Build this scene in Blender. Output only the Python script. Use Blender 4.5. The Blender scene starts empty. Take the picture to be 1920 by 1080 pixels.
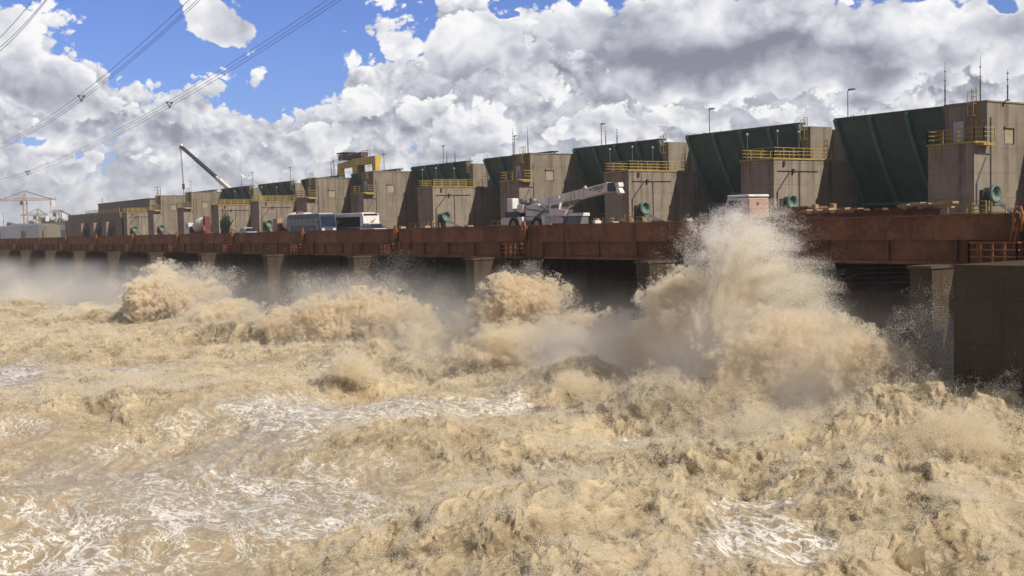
import bpy, math, random
import numpy as np
from mathutils import Vector, Matrix
rng = np.random.default_rng(11); random.seed(5)
R_ = math.radians
SC = bpy.context.scene
COL = SC.collection

# ---------------------------------------------------------------- camera pose (measured from the vanishing points)
F = 2121.0
_a = np.array([-1480., 79., -F]); _a /= np.linalg.norm(_a)
_b = np.array([3040., 190., -F]); _b -= _a * (_a @ _b); _b /= np.linalg.norm(_b)
ROT = np.stack([-_a, _b, np.cross(-_a, _b)])          # camera coords -> world coords
def ray(px, py): return ROT @ np.array([px - 960., 540. - py, -F])
def at(px, py, Y): r = ray(px, py); return r * (Y / r[1])
def atz(px, py, z): r = ray(px, py); return r * (z / r[2])
WL = -12.0                                             # river level, eye and deck edge are at z = 0
SUN = np.array([.71, .215, .67]); SUN /= np.linalg.norm(SUN)

# ---------------------------------------------------------------- object helpers
ORG = {}
class MB:
    def __init__(s): s.v = []; s.f = []; s.sm = []
    def add(s, vs, fs, smooth=False):
        o = len(s.v); s.v += [tuple(map(float, p)) for p in vs]
        s.f += [tuple(i + o for i in q) for q in fs]; s.sm += [smooth] * len(fs); return s
    def box(s, x0, x1, y0, y1, z0, z1):
        vs = [(x0,y0,z0),(x1,y0,z0),(x1,y1,z0),(x0,y1,z0),(x0,y0,z1),(x1,y0,z1),(x1,y1,z1),(x0,y1,z1)]
        return s.add(vs, [(3,2,1,0),(4,5,6,7),(0,1,5,4),(1,2,6,5),(2,3,7,6),(3,0,4,7)])
    def bbox(s, x0, x1, y0, y1, z0, z1, b):            # box with chamfered edges in plan
        pl = [(x0+b,y0),(x1-b,y0),(x1,y0+b),(x1,y1-b),(x1-b,y1),(x0+b,y1),(x0,y1-b),(x0,y0+b)]
        n = 8; c = min(b, (z1-z0)*.3); cx, cy = (x0+x1)/2, (y0+y1)/2
        top = [(cx+(x-cx)*(1-c/max(abs(x1-x0)/2,.01)), cy+(y-cy)*(1-c/max(abs(y1-y0)/2,.01)), z1) for x, y in pl]
        vs = [(x,y,z0) for x,y in pl] + [(x,y,z1-c) for x,y in pl] + top
        fs = [tuple(reversed(range(n)))]
        for k in range(2):
            for i in range(n): fs.append((k*n+i, k*n+(i+1)%n, (k+1)*n+(i+1)%n, (k+1)*n+i))
        fs.append(tuple(range(2*n, 3*n)))
        return s.add(vs, fs)
    def prism_y(s, poly, y0, y1):                      # polygon in x,z pushed along y
        n = len(poly)
        ar = sum(poly[i][0]*poly[(i+1)%n][1]-poly[(i+1)%n][0]*poly[i][1] for i in range(n))
        if ar < 0: poly = poly[::-1]
        vs = [(x,y0,z) for x,z in poly] + [(x,y1,z) for x,z in poly]
        fs = [tuple(range(n)), tuple(reversed(range(n,2*n)))]
        fs += [(i, i+n, (i+1)%n+n, (i+1)%n) for i in range(n)]
        return s.add(vs, fs)
    def prism_x(s, poly, x0, x1):                      # polygon in y,z pushed along x
        n = len(poly)
        ar = sum(poly[i][0]*poly[(i+1)%n][1]-poly[(i+1)%n][0]*poly[i][1] for i in range(n))
        if ar > 0: poly = poly[::-1]
        vs = [(x0,y,z) for y,z in poly] + [(x1,y,z) for y,z in poly]
        fs = [tuple(range(n)), tuple(reversed(range(n,2*n)))]
        fs += [(i, i+n, (i+1)%n+n, (i+1)%n) for i in range(n)]
        return s.add(vs, fs)
    def tube(s, pts, r, n=6, r2=None, caps=True):
        pts = [np.array(p, float) for p in pts]; m = len(pts); r2 = r if r2 is None else r2
        vs = []; up0 = None
        for i, p in enumerate(pts):
            t = pts[min(i+1,m-1)] - pts[max(i-1,0)]; t /= max(np.linalg.norm(t), 1e-9)
            if up0 is None: up0 = np.array([0,0,1.]) if abs(t[2]) < .9 else np.array([1.,0,0])
            u = np.cross(t, up0); u /= max(np.linalg.norm(u),1e-9); w = np.cross(u, t); rr = r + (r2-r)*i/max(m-1,1)
            for k in range(n):
                a = 2*math.pi*(k+.5)/n; vs.append(p + rr*(math.cos(a)*u + math.sin(a)*w))
        fs = [(i*n+k, i*n+(k+1)%n, (i+1)*n+(k+1)%n, (i+1)*n+k) for i in range(m-1) for k in range(n)]
        if caps: fs += [tuple(reversed(range(n))), tuple(range((m-1)*n, m*n))]
        return s.add(vs, fs, n > 6)
    def bar(s, p, q, w, h=None):                       # square bar between two points
        h = h or w; p = np.array(p,float); q = np.array(q,float); t = q-p; t /= np.linalg.norm(t)
        up = np.array([0,0,1.]) if abs(t[2]) < .95 else np.array([1.,0,0])
        u = np.cross(t, up); u /= np.linalg.norm(u); v = np.cross(u, t)
        vs = [b + sx*u*w/2 + sz*v*h/2 for b in (p,q) for sx,sz in ((-1,-1),(1,-1),(1,1),(-1,1))]
        return s.add(vs, [(3,2,1,0),(4,5,6,7),(0,1,5,4),(1,2,6,5),(2,3,7,6),(3,0,4,7)])
    def lathe(s, c, axis, prof, n=24):                 # prof: (distance along axis, radius)
        c = np.array(c,float); t = np.array(axis,float); t /= np.linalg.norm(t)
        up = np.array([0,0,1.]) if abs(t[2]) < .9 else np.array([1.,0,0])
        u = np.cross(t, up); u /= np.linalg.norm(u); w = np.cross(u, t); vs = []
        for d, r in prof:
            for k in range(n):
                a = 2*math.pi*k/n; vs.append(c + t*d + r*(math.cos(a)*u+math.sin(a)*w))
        fs = [(i*n+k, i*n+(k+1)%n, (i+1)*n+(k+1)%n, (i+1)*n+k) for i in range(len(prof)-1) for k in range(n)]
        return s.add(vs, fs, True)
    def build(s, name, mat, parent=None):
        me = bpy.data.meshes.new(name)
        o = bpy.data.objects.new(name, me); COL.objects.link(o)
        off = np.zeros(3)
        if parent is not None: o.parent = parent; off = ORG[parent.name]
        ORG[o.name] = off
        me.from_pydata([(x-off[0], y-off[1], z-off[2]) for x,y,z in s.v], [], s.f)
        me.polygons.foreach_set('use_smooth', s.sm)
        me.materials.append(mat); me.update()
        return o

def tag(o, label=None, cat=None, group=None, kind=None):
    if label: o['label'] = label
    if cat: o['category'] = cat
    if group: o['group'] = group
    if kind: o['kind'] = kind
    return o
def thing(name, label, cat, loc, group=None):
    o = bpy.data.objects.new(name, None); COL.objects.link(o); o.location = loc; o.empty_display_size = .5
    ORG[o.name] = np.array(loc, float)
    return tag(o, label, cat, group)
def copy_tree(o, parent=None, loc=None, label=None):
    c = o.copy(); COL.objects.link(c)
    if parent is not None: c.parent = parent
    if loc is not None: c.location = loc
    if label: c['label'] = label
    for ch in list(o.children): copy_tree(ch, c)
    return c
ORD = ['rightmost','second','third','fourth','fifth','sixth','seventh','eighth','ninth','tenth','eleventh','twelfth',
       'thirteenth','fourteenth','fifteenth','sixteenth','seventeenth','eighteenth']
def nth(i): return 'rightmost' if i == 0 else ORD[i] + ' from the right'

# ---------------------------------------------------------------- material helpers
class NT:
    def __init__(s, tree): s.t = tree; s.l = tree.links
    def n(s, typ, **kw):
        nd = s.t.nodes.new(typ)
        for k, v in kw.items():
            if k == 'ins':
                for kk, vv in v.items(): s.set(nd, kk, vv)
            else: setattr(nd, k, v)
        return nd
    def set(s, nd, key, v):
        sock = nd.inputs[key]
        if hasattr(v, 'is_output') or isinstance(v, bpy.types.NodeSocket): s.l.new(v, sock)
        elif isinstance(v, bpy.types.Node): s.l.new(v.outputs[0], sock)
        else: sock.default_value = v
    def math(s, op, a, b=0.0, c=None, clamp=False):
        nd = s.n('ShaderNodeMath', operation=op, use_clamp=clamp); s.set(nd,0,a); s.set(nd,1,b)
        if c is not None: s.set(nd,2,c)
        return nd.outputs[0]
    def vmath(s, op, a, b=None, out=0):
        nd = s.n('ShaderNodeVectorMath', operation=op); s.set(nd,0,a)
        if b is not None: s.set(nd, 'Scale' if op == 'SCALE' else 1, b)
        return nd.outputs['Value'] if out == 'v' else nd.outputs[0]
    def noise(s, vec, scale, detail=4, rough=.55, out='Fac', typ='FBM', dist=0, dim='3D', **kw):
        nd = s.n('ShaderNodeTexNoise', noise_type=typ, noise_dimensions=dim)
        if vec is not None: s.set(nd,'Vector',vec)
        s.set(nd,'Scale',scale); s.set(nd,'Detail',detail); s.set(nd,'Roughness',rough); s.set(nd,'Distortion',dist)
        for k, v in kw.items(): s.set(nd, k, v)
        return nd.outputs[out]
    def ramp(s, fac, stops, interp='LINEAR'):
        nd = s.n('ShaderNodeValToRGB'); nd.color_ramp.interpolation = interp
        els = nd.color_ramp.elements
        while len(els) < len(stops): els.new(.5)
        for e, (p, c) in zip(els, stops):
            e.position = p; e.color = (c, c, c, 1) if not hasattr(c, '__len__') else (*c, 1)
        s.set(nd, 0, fac); return nd.outputs[0]
    def mix(s, fac, a, b, blend='MIX'):
        nd = s.n('ShaderNodeMix', data_type='RGBA', blend_type=blend)
        s.set(nd, 0, fac)
        for k, v in ((6,a),(7,b)):
            s.set(nd, k, (*v,1) if isinstance(v, tuple) and len(v) == 3 else v)
        return nd.outputs[2]
    def smooth(s, x, a, b):
        nd = s.n('ShaderNodeMapRange', interpolation_type='SMOOTHSTEP'); s.set(nd,0,x); s.set(nd,1,a); s.set(nd,2,b)
        return nd.outputs[0]

def new_mat(name):
    m = bpy.data.materials.new(name); m.use_nodes = True
    t = NT(m.node_tree); b = m.node_tree.nodes['Principled BSDF']
    return m, t, b
def coords(t, scale=(1,1,1), kind='Object', rand=True):
    c = t.n('ShaderNodeTexCoord').outputs[kind]
    mp = t.n('ShaderNodeMapping'); t.set(mp,'Vector',c); mp.inputs['Scale'].default_value = scale
    v = mp.outputs[0]
    if rand:
        oi = t.n('ShaderNodeObjectInfo').outputs['Random']
        cb = t.n('ShaderNodeCombineXYZ'); t.set(cb,0,t.math('MULTIPLY',oi,91.0)); t.set(cb,1,t.math('MULTIPLY',oi,37.0)); t.set(cb,2,t.math('MULTIPLY',oi,13.0))
        v = t.vmath('ADD', v, cb.outputs[0])
    return v
def worn(name, base, dark, light, scale=.6, streak=.0, rough=.7, metal=0., bump=.0, spec=.3, rust=None):
    m, t, b = new_mat(name)
    v = coords(t); vs = coords(t, (1,1,.07))
    n1 = t.noise(v, scale, 6, .62); n2 = t.noise(v, scale*7, 4, .6)
    f = t.math('MULTIPLY_ADD', n2, .35, t.math('MULTIPLY', n1, .65))
    col = t.ramp(f, [(.3, dark), (.5, base), (.72, light)])
    if streak:
        st = t.smooth(t.noise(vs, scale*2.2, 5, .65), .5, .72)
        col = t.mix(t.math('MULTIPLY', st, streak), col, tuple(c*.45 for c in base))
    if rust:
        rs = t.smooth(t.noise(vs, scale*1.3, 6, .7), .56, .7)
        col = t.mix(t.math('MULTIPLY', rs, rust[1]), col, rust[0])
    t.set(b,'Base Color',col); b.inputs['Roughness'].default_value = rough; b.inputs['Metallic'].default_value = metal
    b.inputs['Specular IOR Level'].default_value = spec
    if bump:
        bp = t.n('ShaderNodeBump'); t.set(bp,'Height',n2); bp.inputs['Strength'].default_value = bump; bp.inputs['Distance'].default_value = .05
        t.set(b,'Normal',bp.outputs[0])
    return m
def plain(name, c, rough=.5, metal=0., spec=.5, var=.12):
    return worn(name, c, tuple(x*(1-var*1.6) for x in c), tuple(min(1,x*(1+var)) for x in c), 1.3, 0, rough, metal, 0, spec)

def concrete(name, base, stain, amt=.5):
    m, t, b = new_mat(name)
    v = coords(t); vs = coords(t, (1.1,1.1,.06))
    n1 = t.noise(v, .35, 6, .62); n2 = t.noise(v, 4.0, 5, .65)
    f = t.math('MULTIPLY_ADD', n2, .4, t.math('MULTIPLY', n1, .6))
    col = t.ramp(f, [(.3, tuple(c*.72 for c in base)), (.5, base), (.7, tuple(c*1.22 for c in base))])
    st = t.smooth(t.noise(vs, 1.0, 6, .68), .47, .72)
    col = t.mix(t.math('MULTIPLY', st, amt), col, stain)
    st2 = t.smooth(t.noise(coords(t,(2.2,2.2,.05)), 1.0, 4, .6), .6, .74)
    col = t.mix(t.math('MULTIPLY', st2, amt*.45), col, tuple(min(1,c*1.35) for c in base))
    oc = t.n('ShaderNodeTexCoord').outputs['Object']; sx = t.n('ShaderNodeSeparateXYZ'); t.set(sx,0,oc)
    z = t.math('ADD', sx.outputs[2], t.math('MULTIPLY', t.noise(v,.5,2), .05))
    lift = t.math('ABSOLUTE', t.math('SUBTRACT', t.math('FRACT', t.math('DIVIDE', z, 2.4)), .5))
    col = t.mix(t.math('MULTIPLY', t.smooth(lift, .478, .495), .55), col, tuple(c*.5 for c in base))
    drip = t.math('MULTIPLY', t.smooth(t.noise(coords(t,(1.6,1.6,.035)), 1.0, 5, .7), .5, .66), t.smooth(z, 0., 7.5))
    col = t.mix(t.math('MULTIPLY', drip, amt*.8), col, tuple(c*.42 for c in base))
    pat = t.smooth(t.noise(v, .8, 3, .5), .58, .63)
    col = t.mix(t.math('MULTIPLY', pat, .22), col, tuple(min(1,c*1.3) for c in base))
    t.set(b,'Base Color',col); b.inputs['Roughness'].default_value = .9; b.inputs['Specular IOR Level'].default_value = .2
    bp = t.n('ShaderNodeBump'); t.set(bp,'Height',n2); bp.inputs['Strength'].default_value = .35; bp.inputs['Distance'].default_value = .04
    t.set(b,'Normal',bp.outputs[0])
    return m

M = {}
M['conc'] = concrete('weathered_concrete', (.225,.188,.145), (.088,.065,.047), .85)  # brown-grey concrete with stains and drips, the same on every face
M['conc2'] = concrete('pale_concrete', (.25,.21,.165), (.095,.072,.052), .85)
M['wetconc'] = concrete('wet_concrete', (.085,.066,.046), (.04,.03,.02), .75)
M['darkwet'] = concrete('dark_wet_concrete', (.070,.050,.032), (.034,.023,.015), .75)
M['green'] = worn('dark_green_steel', (.042,.094,.086), (.024,.056,.052), (.062,.132,.12), .35, .5, .5, 0, 0, .4)
M['greenrib'] = worn('green_rib_steel', (.08,.175,.15), (.05,.115,.1), (.11,.22,.185), .5, .3, .5)
M['mint'] = worn('pale_green_paint', (.12,.19,.155), (.065,.105,.09), (.17,.26,.21), 1.0, .4, .5)
M['rust'] = worn('rusty_steel', (.17,.072,.04), (.062,.028,.019), (.27,.125,.065), .3, .85, .85, 0, .2, .2, ((.26,.11,.035), .5))
M['rust2'] = worn('dark_rusty_steel', (.14,.06,.034), (.052,.025,.018), (.23,.108,.056), .25, .75, .85, 0, .2, .2, ((.22,.10,.035), .4))
M['orange'] = worn('orange_primer_steel', (.29,.10,.035), (.17,.06,.025), (.38,.15,.055), 1.2, .4, .7)
M['yellow'] = worn('yellow_paint', (.34,.235,.06), (.2,.14,.055), (.46,.33,.09), 1.2, .5, .6, 0, 0, .4, ((.2,.1,.04), .5))
M['steel'] = plain('grey_steel', (.16,.16,.16), .55, .3)
M['darksteel'] = plain('dark_steel', (.035,.035,.04), .5)
M['black'] = plain('black_rubber', (.02,.02,.02), .8)
M['white'] = worn('white_vehicle_paint', (.68,.67,.64), (.5,.46,.41), (.76,.75,.73), .9, .25, .35)
M['cranewhite'] = worn('dusty_white_paint', (.66,.60,.55), (.5,.43,.38), (.73,.68,.63), .7, .4, .5)
M['blue'] = worn('dusty_blue_paint', (.06,.085,.13), (.035,.05,.08), (.10,.13,.18), .6, .3, .4)
M['glass'] = plain('dark_glass', (.012,.015,.02), .08, 0, .6, .05)
M['red'] = worn('red_brown_paint', (.15,.048,.04), (.09,.035,.03), (.22,.08,.06), .9, .4, .6)
M['salmon'] = worn('salmon_cab_paint', (.40,.235,.155), (.3,.17,.11), (.47,.29,.2), .9, .3, .5)
M['chrome'] = plain('bright_metal', (.6,.6,.6), .25, .8)
M['lampglass'] = plain('lamp_glass', (.62,.62,.6), .15)
M['globe'] = plain('lamp_globe', (.32,.33,.33), .3)
M['door'] = plain('grey_door_paint', (.32,.33,.37), .5)
M['plaque'] = worn('plywood_infill', (.31,.255,.17), (.24,.19,.125), (.37,.31,.21), 1.2, .3, .8)
M['timber'] = worn('weathered_timber', (.36,.24,.14), (.22,.14,.08), (.5,.36,.23), .9, .2, .85)
M['dirt'] = worn('red_dirt', (.20,.105,.06), (.12,.06,.035), (.28,.16,.10), .4, 0, .95, 0, .3)
M['earth'] = worn('dry_earth', (.17,.12,.08), (.10,.075,.05), (.24,.18,.12), .02, 0, .95)
M['wire'] = plain('wire_metal', (.06,.06,.065), .6)
M['farblue'] = plain('pale_blue_cladding', (.125,.13,.16), .8)
M['fartan'] = plain('tan_cladding', (.20,.17,.125), .8)
M['gantry'] = worn('gantry_yellow_paint', (.52,.36,.06), (.36,.25,.06), (.62,.45,.09), .8, .4, .5)
M['farpink'] = worn('faded_crane_paint', (.34,.25,.195), (.25,.18,.14), (.42,.33,.27), 1, 0, .7)
M['net'] = worn('dark_net', (.02,.045,.035), (.01,.02,.017), (.04,.075,.055), 1, 0, .9)
M['leaf'] = worn('leaf_green', (.045,.07,.03), (.022,.04,.018), (.08,.105,.045), .5, 0, .8)
M['bark'] = plain('bark', (.12,.09,.06), .9)
M['lettering'] = plain('black_lettering', (.015,.015,.02), .6)
# ================================================================ THE DAM
YL = 98.0                                  # front plane of the intake piers
XK = lambda k: -63.45 - 25.0*k             # right flank of pier k
HK = lambda k: -37.4 - 24.9*k              # lifting hook k on the deck girder

def rail(mb, pts, h=1.1, n=3, r=.045, post=1.6):
    for p, q in zip(pts[:-1], pts[1:]):
        p = np.array(p,float); q = np.array(q,float); L = np.linalg.norm(q-p)
        for i in range(n):
            d = np.array([0,0,h*(i+1)/n]); mb.bar(p+d, q+d, r*1.6)
        m = max(1, int(round(L/post)))
        for i in range(m+1):
            b = p+(q-p)*i/m; mb.bar(b, b+np.array([0,0,h+.02]), r*1.8)

def cage_ladder(mb, x, y, z0, z1, dx=.5, cage=True):
    mb.bar((x,y,z0),(x,y,z1),.06); mb.bar((x+dx,y,z0),(x+dx,y,z1),.06)
    z = z0+.3
    while z < z1: mb.bar((x,y,z),(x+dx,y,z),.045); z += .45
    if cage:
        z = max(z0+1.5, z1-2.6)
        for kk in range(3):
            zz = z+kk*1.15; mb.tube([(x-.05,y,zz),(x-.05,y-.6,zz),(x+dx+.05,y-.6,zz),(x+dx+.05,y,zz)], .03, 4)
        for xx in (x-.05, x+dx+.05): mb.bar((xx,y-.6,z),(xx,y-.6,z+2.3),.04)

def make_tall(k, label):
    X = XK(k); t = thing('tall_pier', label, 'concrete pier', (X,YL,-.75), 'concrete piers of the dam')
    MB().box(X-5,X+.03,YL,YL+2.2,-14,6.85).build('lower_block', M['conc2'], t)
    MB().box(X-4.55,X,YL+2.2,YL+22,-14,10.85).build('tower', M['conc'], t)
    MB().box(X-4.65,X+.1,YL+2.1,YL+22,10.853,11.0).build('roof_slab', M['conc2'], t)
    m = MB().box(X-5.1,X+.13,YL-.1,YL+2.197,6.853,7.05); m.box(X+.03,X+.9,YL+.2,YL+2.1,6.6,6.853)
    m.build('platform', M['yellow'], t)
    m = MB(); rail(m, [(X-5.0,YL+2.1,7.05),(X-5.0,YL,7.05),(X+.05,YL,7.05),(X+.85,YL+.3,7.05),(X+.85,YL+2.1,7.05)], 1.25)
    m.bar((X-4.2,YL-.06,7.0),(X-4.2,YL-.06,5.2),.09); m.bar((X-3.6,YL-.06,7.0),(X-3.6,YL-.06,5.2),.09); m.bar((X-4.2,YL-.06,5.4),(X-3.6,YL-.06,5.4),.08)
    m.build('railing', M['yellow'], t)
    MB().box(X-3.6,X-2.5,YL+2.14,YL+2.2,7.05,9.2).build('door', M['door'], t)
    w = MB().box(X,X+.05,YL+5.1,YL+6.5,6.9,8.4).build('window_infill', M['plaque'], t)
    h = MB(); h.box(X,X+.22,YL+4.95,YL+6.65,8.4,8.58); h.box(X,X+.2,YL+6.5,YL+6.62,6.9,8.4); h.build('window_frame', M['conc'], t)
    m = MB(); cage_ladder(m, X-1.6, YL+2.15, 7.1, 12.2); m.build('ladder', M['yellow'], t)
    m = MB(); m.tube([(X+.09,YL+2.7,-.7),(X+.09,YL+2.7,9.4)],.06,5); m.tube([(X+.12,YL+.5,5.9),(X+.12,YL+2.6,5.9)],.05,5)
    m.tube([(X+.12,YL+.3,1.0),(X+.12,YL+.3,3.0),(X+.12,YL+1.9,5.6)],.07,5); m.build('conduit', M['steel'], t)
    return t
def make_low(k, label):
    X = XK(k); t = thing('stepped_pier', label, 'concrete pier', (X,YL,-.75), 'concrete piers of the dam')
    MB().box(X-5,X,YL,YL+14.5,-14,6.85).build('lower_block', M['conc2'], t)
    MB().box(X-4.7,X-3.5,YL+10.4,YL+14.4,7.05,11.2).build('upper_block', M['conc'], t)
    MB().box(X-5,X,YL+14.5,YL+24,-14,10.9).build('rear_block', M['conc'], t)
    m = MB().box(X-5.1,X+.12,YL-.12,YL+10.3,6.853,7.05); m.build('platform', M['yellow'], t)
    m = MB(); rail(m, [(X-5.0,YL+10,7.05),(X-5.0,YL,7.05),(X+.04,YL,7.05),(X+.04,YL+10.0,7.05)], 1.15)
    m.bar((X-4.3,YL-.08,7.0),(X-4.3,YL-.08,5.6),.09); m.bar((X-3.7,YL-.08,7.0),(X-3.7,YL-.08,5.6),.09)
    m.build('railing', M['yellow'], t)
    m = MB(); cage_ladder(m, X-4.4, YL+10.35, 7.05, 12.3); m.build('ladder', M['yellow'], t)
    m = MB(); cage_ladder(m, X-.7, YL+14.4, 7.05, 12.4); m.build('ladder', M['yellow'], t)
    m = MB(); m.tube([(X+.06,YL+.6,5.55),(X+.06,YL+7.5,5.55)],.055,5); m.tube([(X+.08,YL+.5,-.6),(X+.08,YL+.5,3.2),(X+.08,YL+2.6,5.5)],.07,5)
    m.box(X,X+.25,YL+3.0,YL+3.3,5.3,5.8); m.box(X,X+.2,YL+1.5,YL+1.75,6.1,6.7); m.tube([(X+.06,YL+4.2,-.6),(X+.06,YL+4.2,5.5)],.05,5)
    m.build('conduit', M['darksteel'], t)
    return t
KT = {0:'at the right edge of the photo, largest of all', 3:'behind the white crane on wheels', 5:'behind the white coach and small white car',
      6:'directly behind the blue bus', 9:'behind the red and white mixer truck', 10:'between the mixer truck tower and the flat end wall'}
KL = {1:'behind the salmon truck cab', 2:'behind the tip of the white crane boom', 4:'left of the white crane, right of the small car',
      7:'behind the cream truck cab left of the blue bus', 8:'behind the low white car on the deck', 11:'farthest of the stepped ones, beside the end wall'}
for k in sorted(KT): make_tall(k, 'tall concrete pier tower ' + KT[k])
for k in sorted(KL): make_low(k, 'stepped concrete pier with railed platform ' + KL[k])

# ---- leaning green steel gate panels between the piers
PP = [(10.5,11.6),(11.35,9.6),(12.5,7.2),(13.9,4.6),(15.6,1.8),(17.3,-.75)]     # (y offset, z) of the skin plate
GL = ['right of the tower at the photo edge','left of the tower at the photo edge, tallest one','above the salmon truck cab','above the white crane boom',
      'left of the white crane tower','right of the white coach','between coach and blue bus towers','left of the blue bus tower',
      'above the cream truck cab','above the low white car','behind the mixer truck','left of the mixer truck']
for k in range(0, 11):
    X0, X1 = XK(k)+.08, XK(k)+19.9
    t = thing('gate_panel', 'dark green leaning steel gate panel ' + GL[k], 'steel gate', (X0,YL,-.75), 'green steel gate panels')
    pr = [(YL+y, z) for y, z in PP]
    MB().prism_x(pr + [(y+.45, z-.1) for y, z in reversed(pr)], X0, X1).build('skin_plate', M['green'], t)
    for i in range(5):
        xr = X0 + .25 + i*(X1-X0-.5)/4
        MB().prism_x([(y-.4, z-.02) for y,z in pr] + [(y-.003,z) for y,z in reversed(pr)], xr-.22, xr+.22).build('rib', M['greenrib'], t)
    MB().box(X0-.02, X1+.02, YL+10.35, YL+11.5, 11.603, 11.8).build('top_beam', M['darksteel'], t)
    MB().bar((X0,YL+15.35,1.6),(X1,YL+15.35,1.6),.35,.3).build('cross_beam', M['greenrib'], t)

# ---- pale green trunnion rings with their sloping rods
RL = {0:'at the right photo edge',1:'right of the salmon truck cab',2:'below the crane boom tip',3:'hidden behind the white crane body',4:'left of the white crane',
      5:'just right of the white coach',7:'left of the cream truck cab',8:'right of the mixer truck',9:'left of the mixer truck',10:'second from the end wall',11:'nearest the end wall'}
proto = None
for k in RL:
    X = XK(k); y = YL+1.9; z = 2.0; lab = 'pale green trunnion ring with sloping rod ' + RL[k]
    if proto is None:
        t = thing('trunnion', lab, 'trunnion', (X,y,z), 'green trunnions on the piers')
        MB().lathe((X+.03,y,z),(1,0,0),[(0,.0),(0,.62),(.9,.62),(.9,.85),(1.15,.85),(1.15,.68),(.7,.66),(.7,0)],24).build('ring', M['mint'], t)
        MB().prism_x([(y-.3,z-.72),(y+.6,z-.72),(y+.75,z-1.2),(y-.1,z-1.2)], X+.85, X+1.1).build('bracket', M['mint'], t)
        m = MB(); m.bar((X+.95,y+.6,z-.8),(X+2.4,y+2.8,z-2.55),.34,.34); m.bar((X+1.6,y+1.6,z-1.55),(X+2.4,y+2.8,z-2.55),.5,.42); m.build('rod', M['steel'], t)
        MB().box(X+.02,X+.35,y-1.0,y-.55,z-2.7,z+.4).build('base_plate', M['darksteel'], t)
        proto = t
    else: copy_tree(proto, None, (X,y,z), lab)

# ---- end wall on the far left
t = thing('end_wall', 'long flat topped grey concrete block closing the far left end of the dam', 'concrete wall', (-375,YL+6,-.75))
MB().box(-399,-342,YL+8,YL+30,-14,10.9).build('upper_wall', M['conc'], t)
MB().box(-399.2,-341.8,YL+7.8,YL+30,10.903,11.2).build('coping', M['darksteel'], t)
m = MB().box(-412,-342,YL,YL+7.99,-14,5.2); m.box(-385,-345,YL-.2,YL+8,5.203,7.2); m.build('lower_wall', M['conc'], t)
m = MB(); rail(m, [(-384,YL,7.2),(-346,YL,7.2)], 1.2, 3, .07, 3); m.build('railing', M['yellow'], t)
m = MB(); 
for x in (-398,-396.5,-389): m.bar((x,YL+9,11.2),(x,YL+9,13.2),.1)
m.bar((-398,YL+9,12.8),(-396.5,YL+9,12.8),.1); m.bar((-398,YL+9,12.0),(-396.5,YL+9,12.0),.1); m.build('roof_frame', M['yellow'], t)

for X, w_ in ((-352,'right'),(-366,'middle'),(-381,'left')):
    copy_tree(proto, None, (X,YL-.4,2.0), 'pale green trunnion ring on the far end wall, %s one of three' % w_)
    MB().box(X-4.5,X-.03,YL-2.4,YL-.003,-2,4.4).build('buttress', M['conc2'], t)

# ---- deck: road slab, crest, far bank, rusty girders
tag(MB().box(-480,-25,62.95,115.5,-1.4,-.75).build('road_deck', M['dirt']), kind='structure')
tag(MB().box(-480,-25,115.5,140,-14,8.9).build('dam_crest', M['conc']), kind='structure')
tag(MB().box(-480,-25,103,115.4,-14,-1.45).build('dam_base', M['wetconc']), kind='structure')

def girder(k):
    x1 = HK(k-1)-.2 if k > -1 else -8.; x0 = HK(k)+.35; x1 = x0+24.5
    lab = 'rusty brown steel deck girder span, ' + nth(k+0) if k >= 0 else ''
    t = thing('deck_girder', lab, 'steel girder', (x0,62.4,0), 'rusty girders along the deck edge')
    MB().box(x0,x1,62.4,63.2,-1.5,0).build('upper_beam', M['rust'], t)
    MB().box(x0+2.2,x1,62.75,63.3,-2.85,-1.503).build('lower_beam', M['rust2'], t)
    MB().box(x0,x0+2.2,62.43,63.25,-2.95,-1.503).build('end_block', M['rust2'], t)
    m = MB().box(x0-.02,x1+.02,62.3,63.0,0.003,.09)
    m.box(x0+2.203,x1,62.55,63.4,-3.05,-2.853); m.build('flange', M['rust'], t)
    for i in range(4): xx = x0+5.2+i*5.; MB().box(xx,xx+.06,62.56,62.747,-2.85,-1.503).build('stiffener', M['rust2'], t)
    return t
for k in range(0, 17): girder(k)

for k in range(0, 12):                     # hanging hooks and railed access platforms at every girder joint
    X = HK(k)
    lab = 'orange hook hanging over the rusty girder, ' + nth(k if k < 1 else k-1 if False else k)
    if k != 1:
        t = thing('lifting_hook', lab, 'hook', (X,62.2,.2), 'orange hooks along the girder')
        m = MB(); m.tube([(X-.22,62.15,-1.0),(X-.3,62.15,.0),(X-.12,62.2,.42),(X+.12,62.2,.42),(X+.3,62.15,.0),(X+.22,62.15,-1.0)],.09,6); m.build('loop', M['orange'], t)
        m = MB(); m.bar((X-.2,62.13,-.3),(X-.45,62.13,-1.55),.15,.1); m.bar((X+.05,62.13,-.6),(X-.25,62.13,-1.95),.13,.1); m.build('shank', M['orange'], t)
    if k != 1:
        t = thing('access_platform', 'orange railed access platform hung under the girder joint, ' + nth(k), 'platform', (X-2.5,61.8,-3), 'access platforms under the girder joints')
        m = MB(); rail(m, [(X-2.7,62.3,-2.9),(X-2.7,61.4,-2.9),(X+.4,61.4,-2.9),(X+.4,62.3,-2.9)], 1.25, 3, .05, .8); m.build('railing', M['orange'], t)
        MB().box(X-2.8,X+.5,61.35,62.4,-3.0,-2.9).build('floor_plate', M['rust2'], t)
        m = MB(); m.bar((X+.7,62.28,-1.3),(X+.7,62.28,-3.0),.22,.1); m.build('hanger', M['orange'], t)

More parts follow.
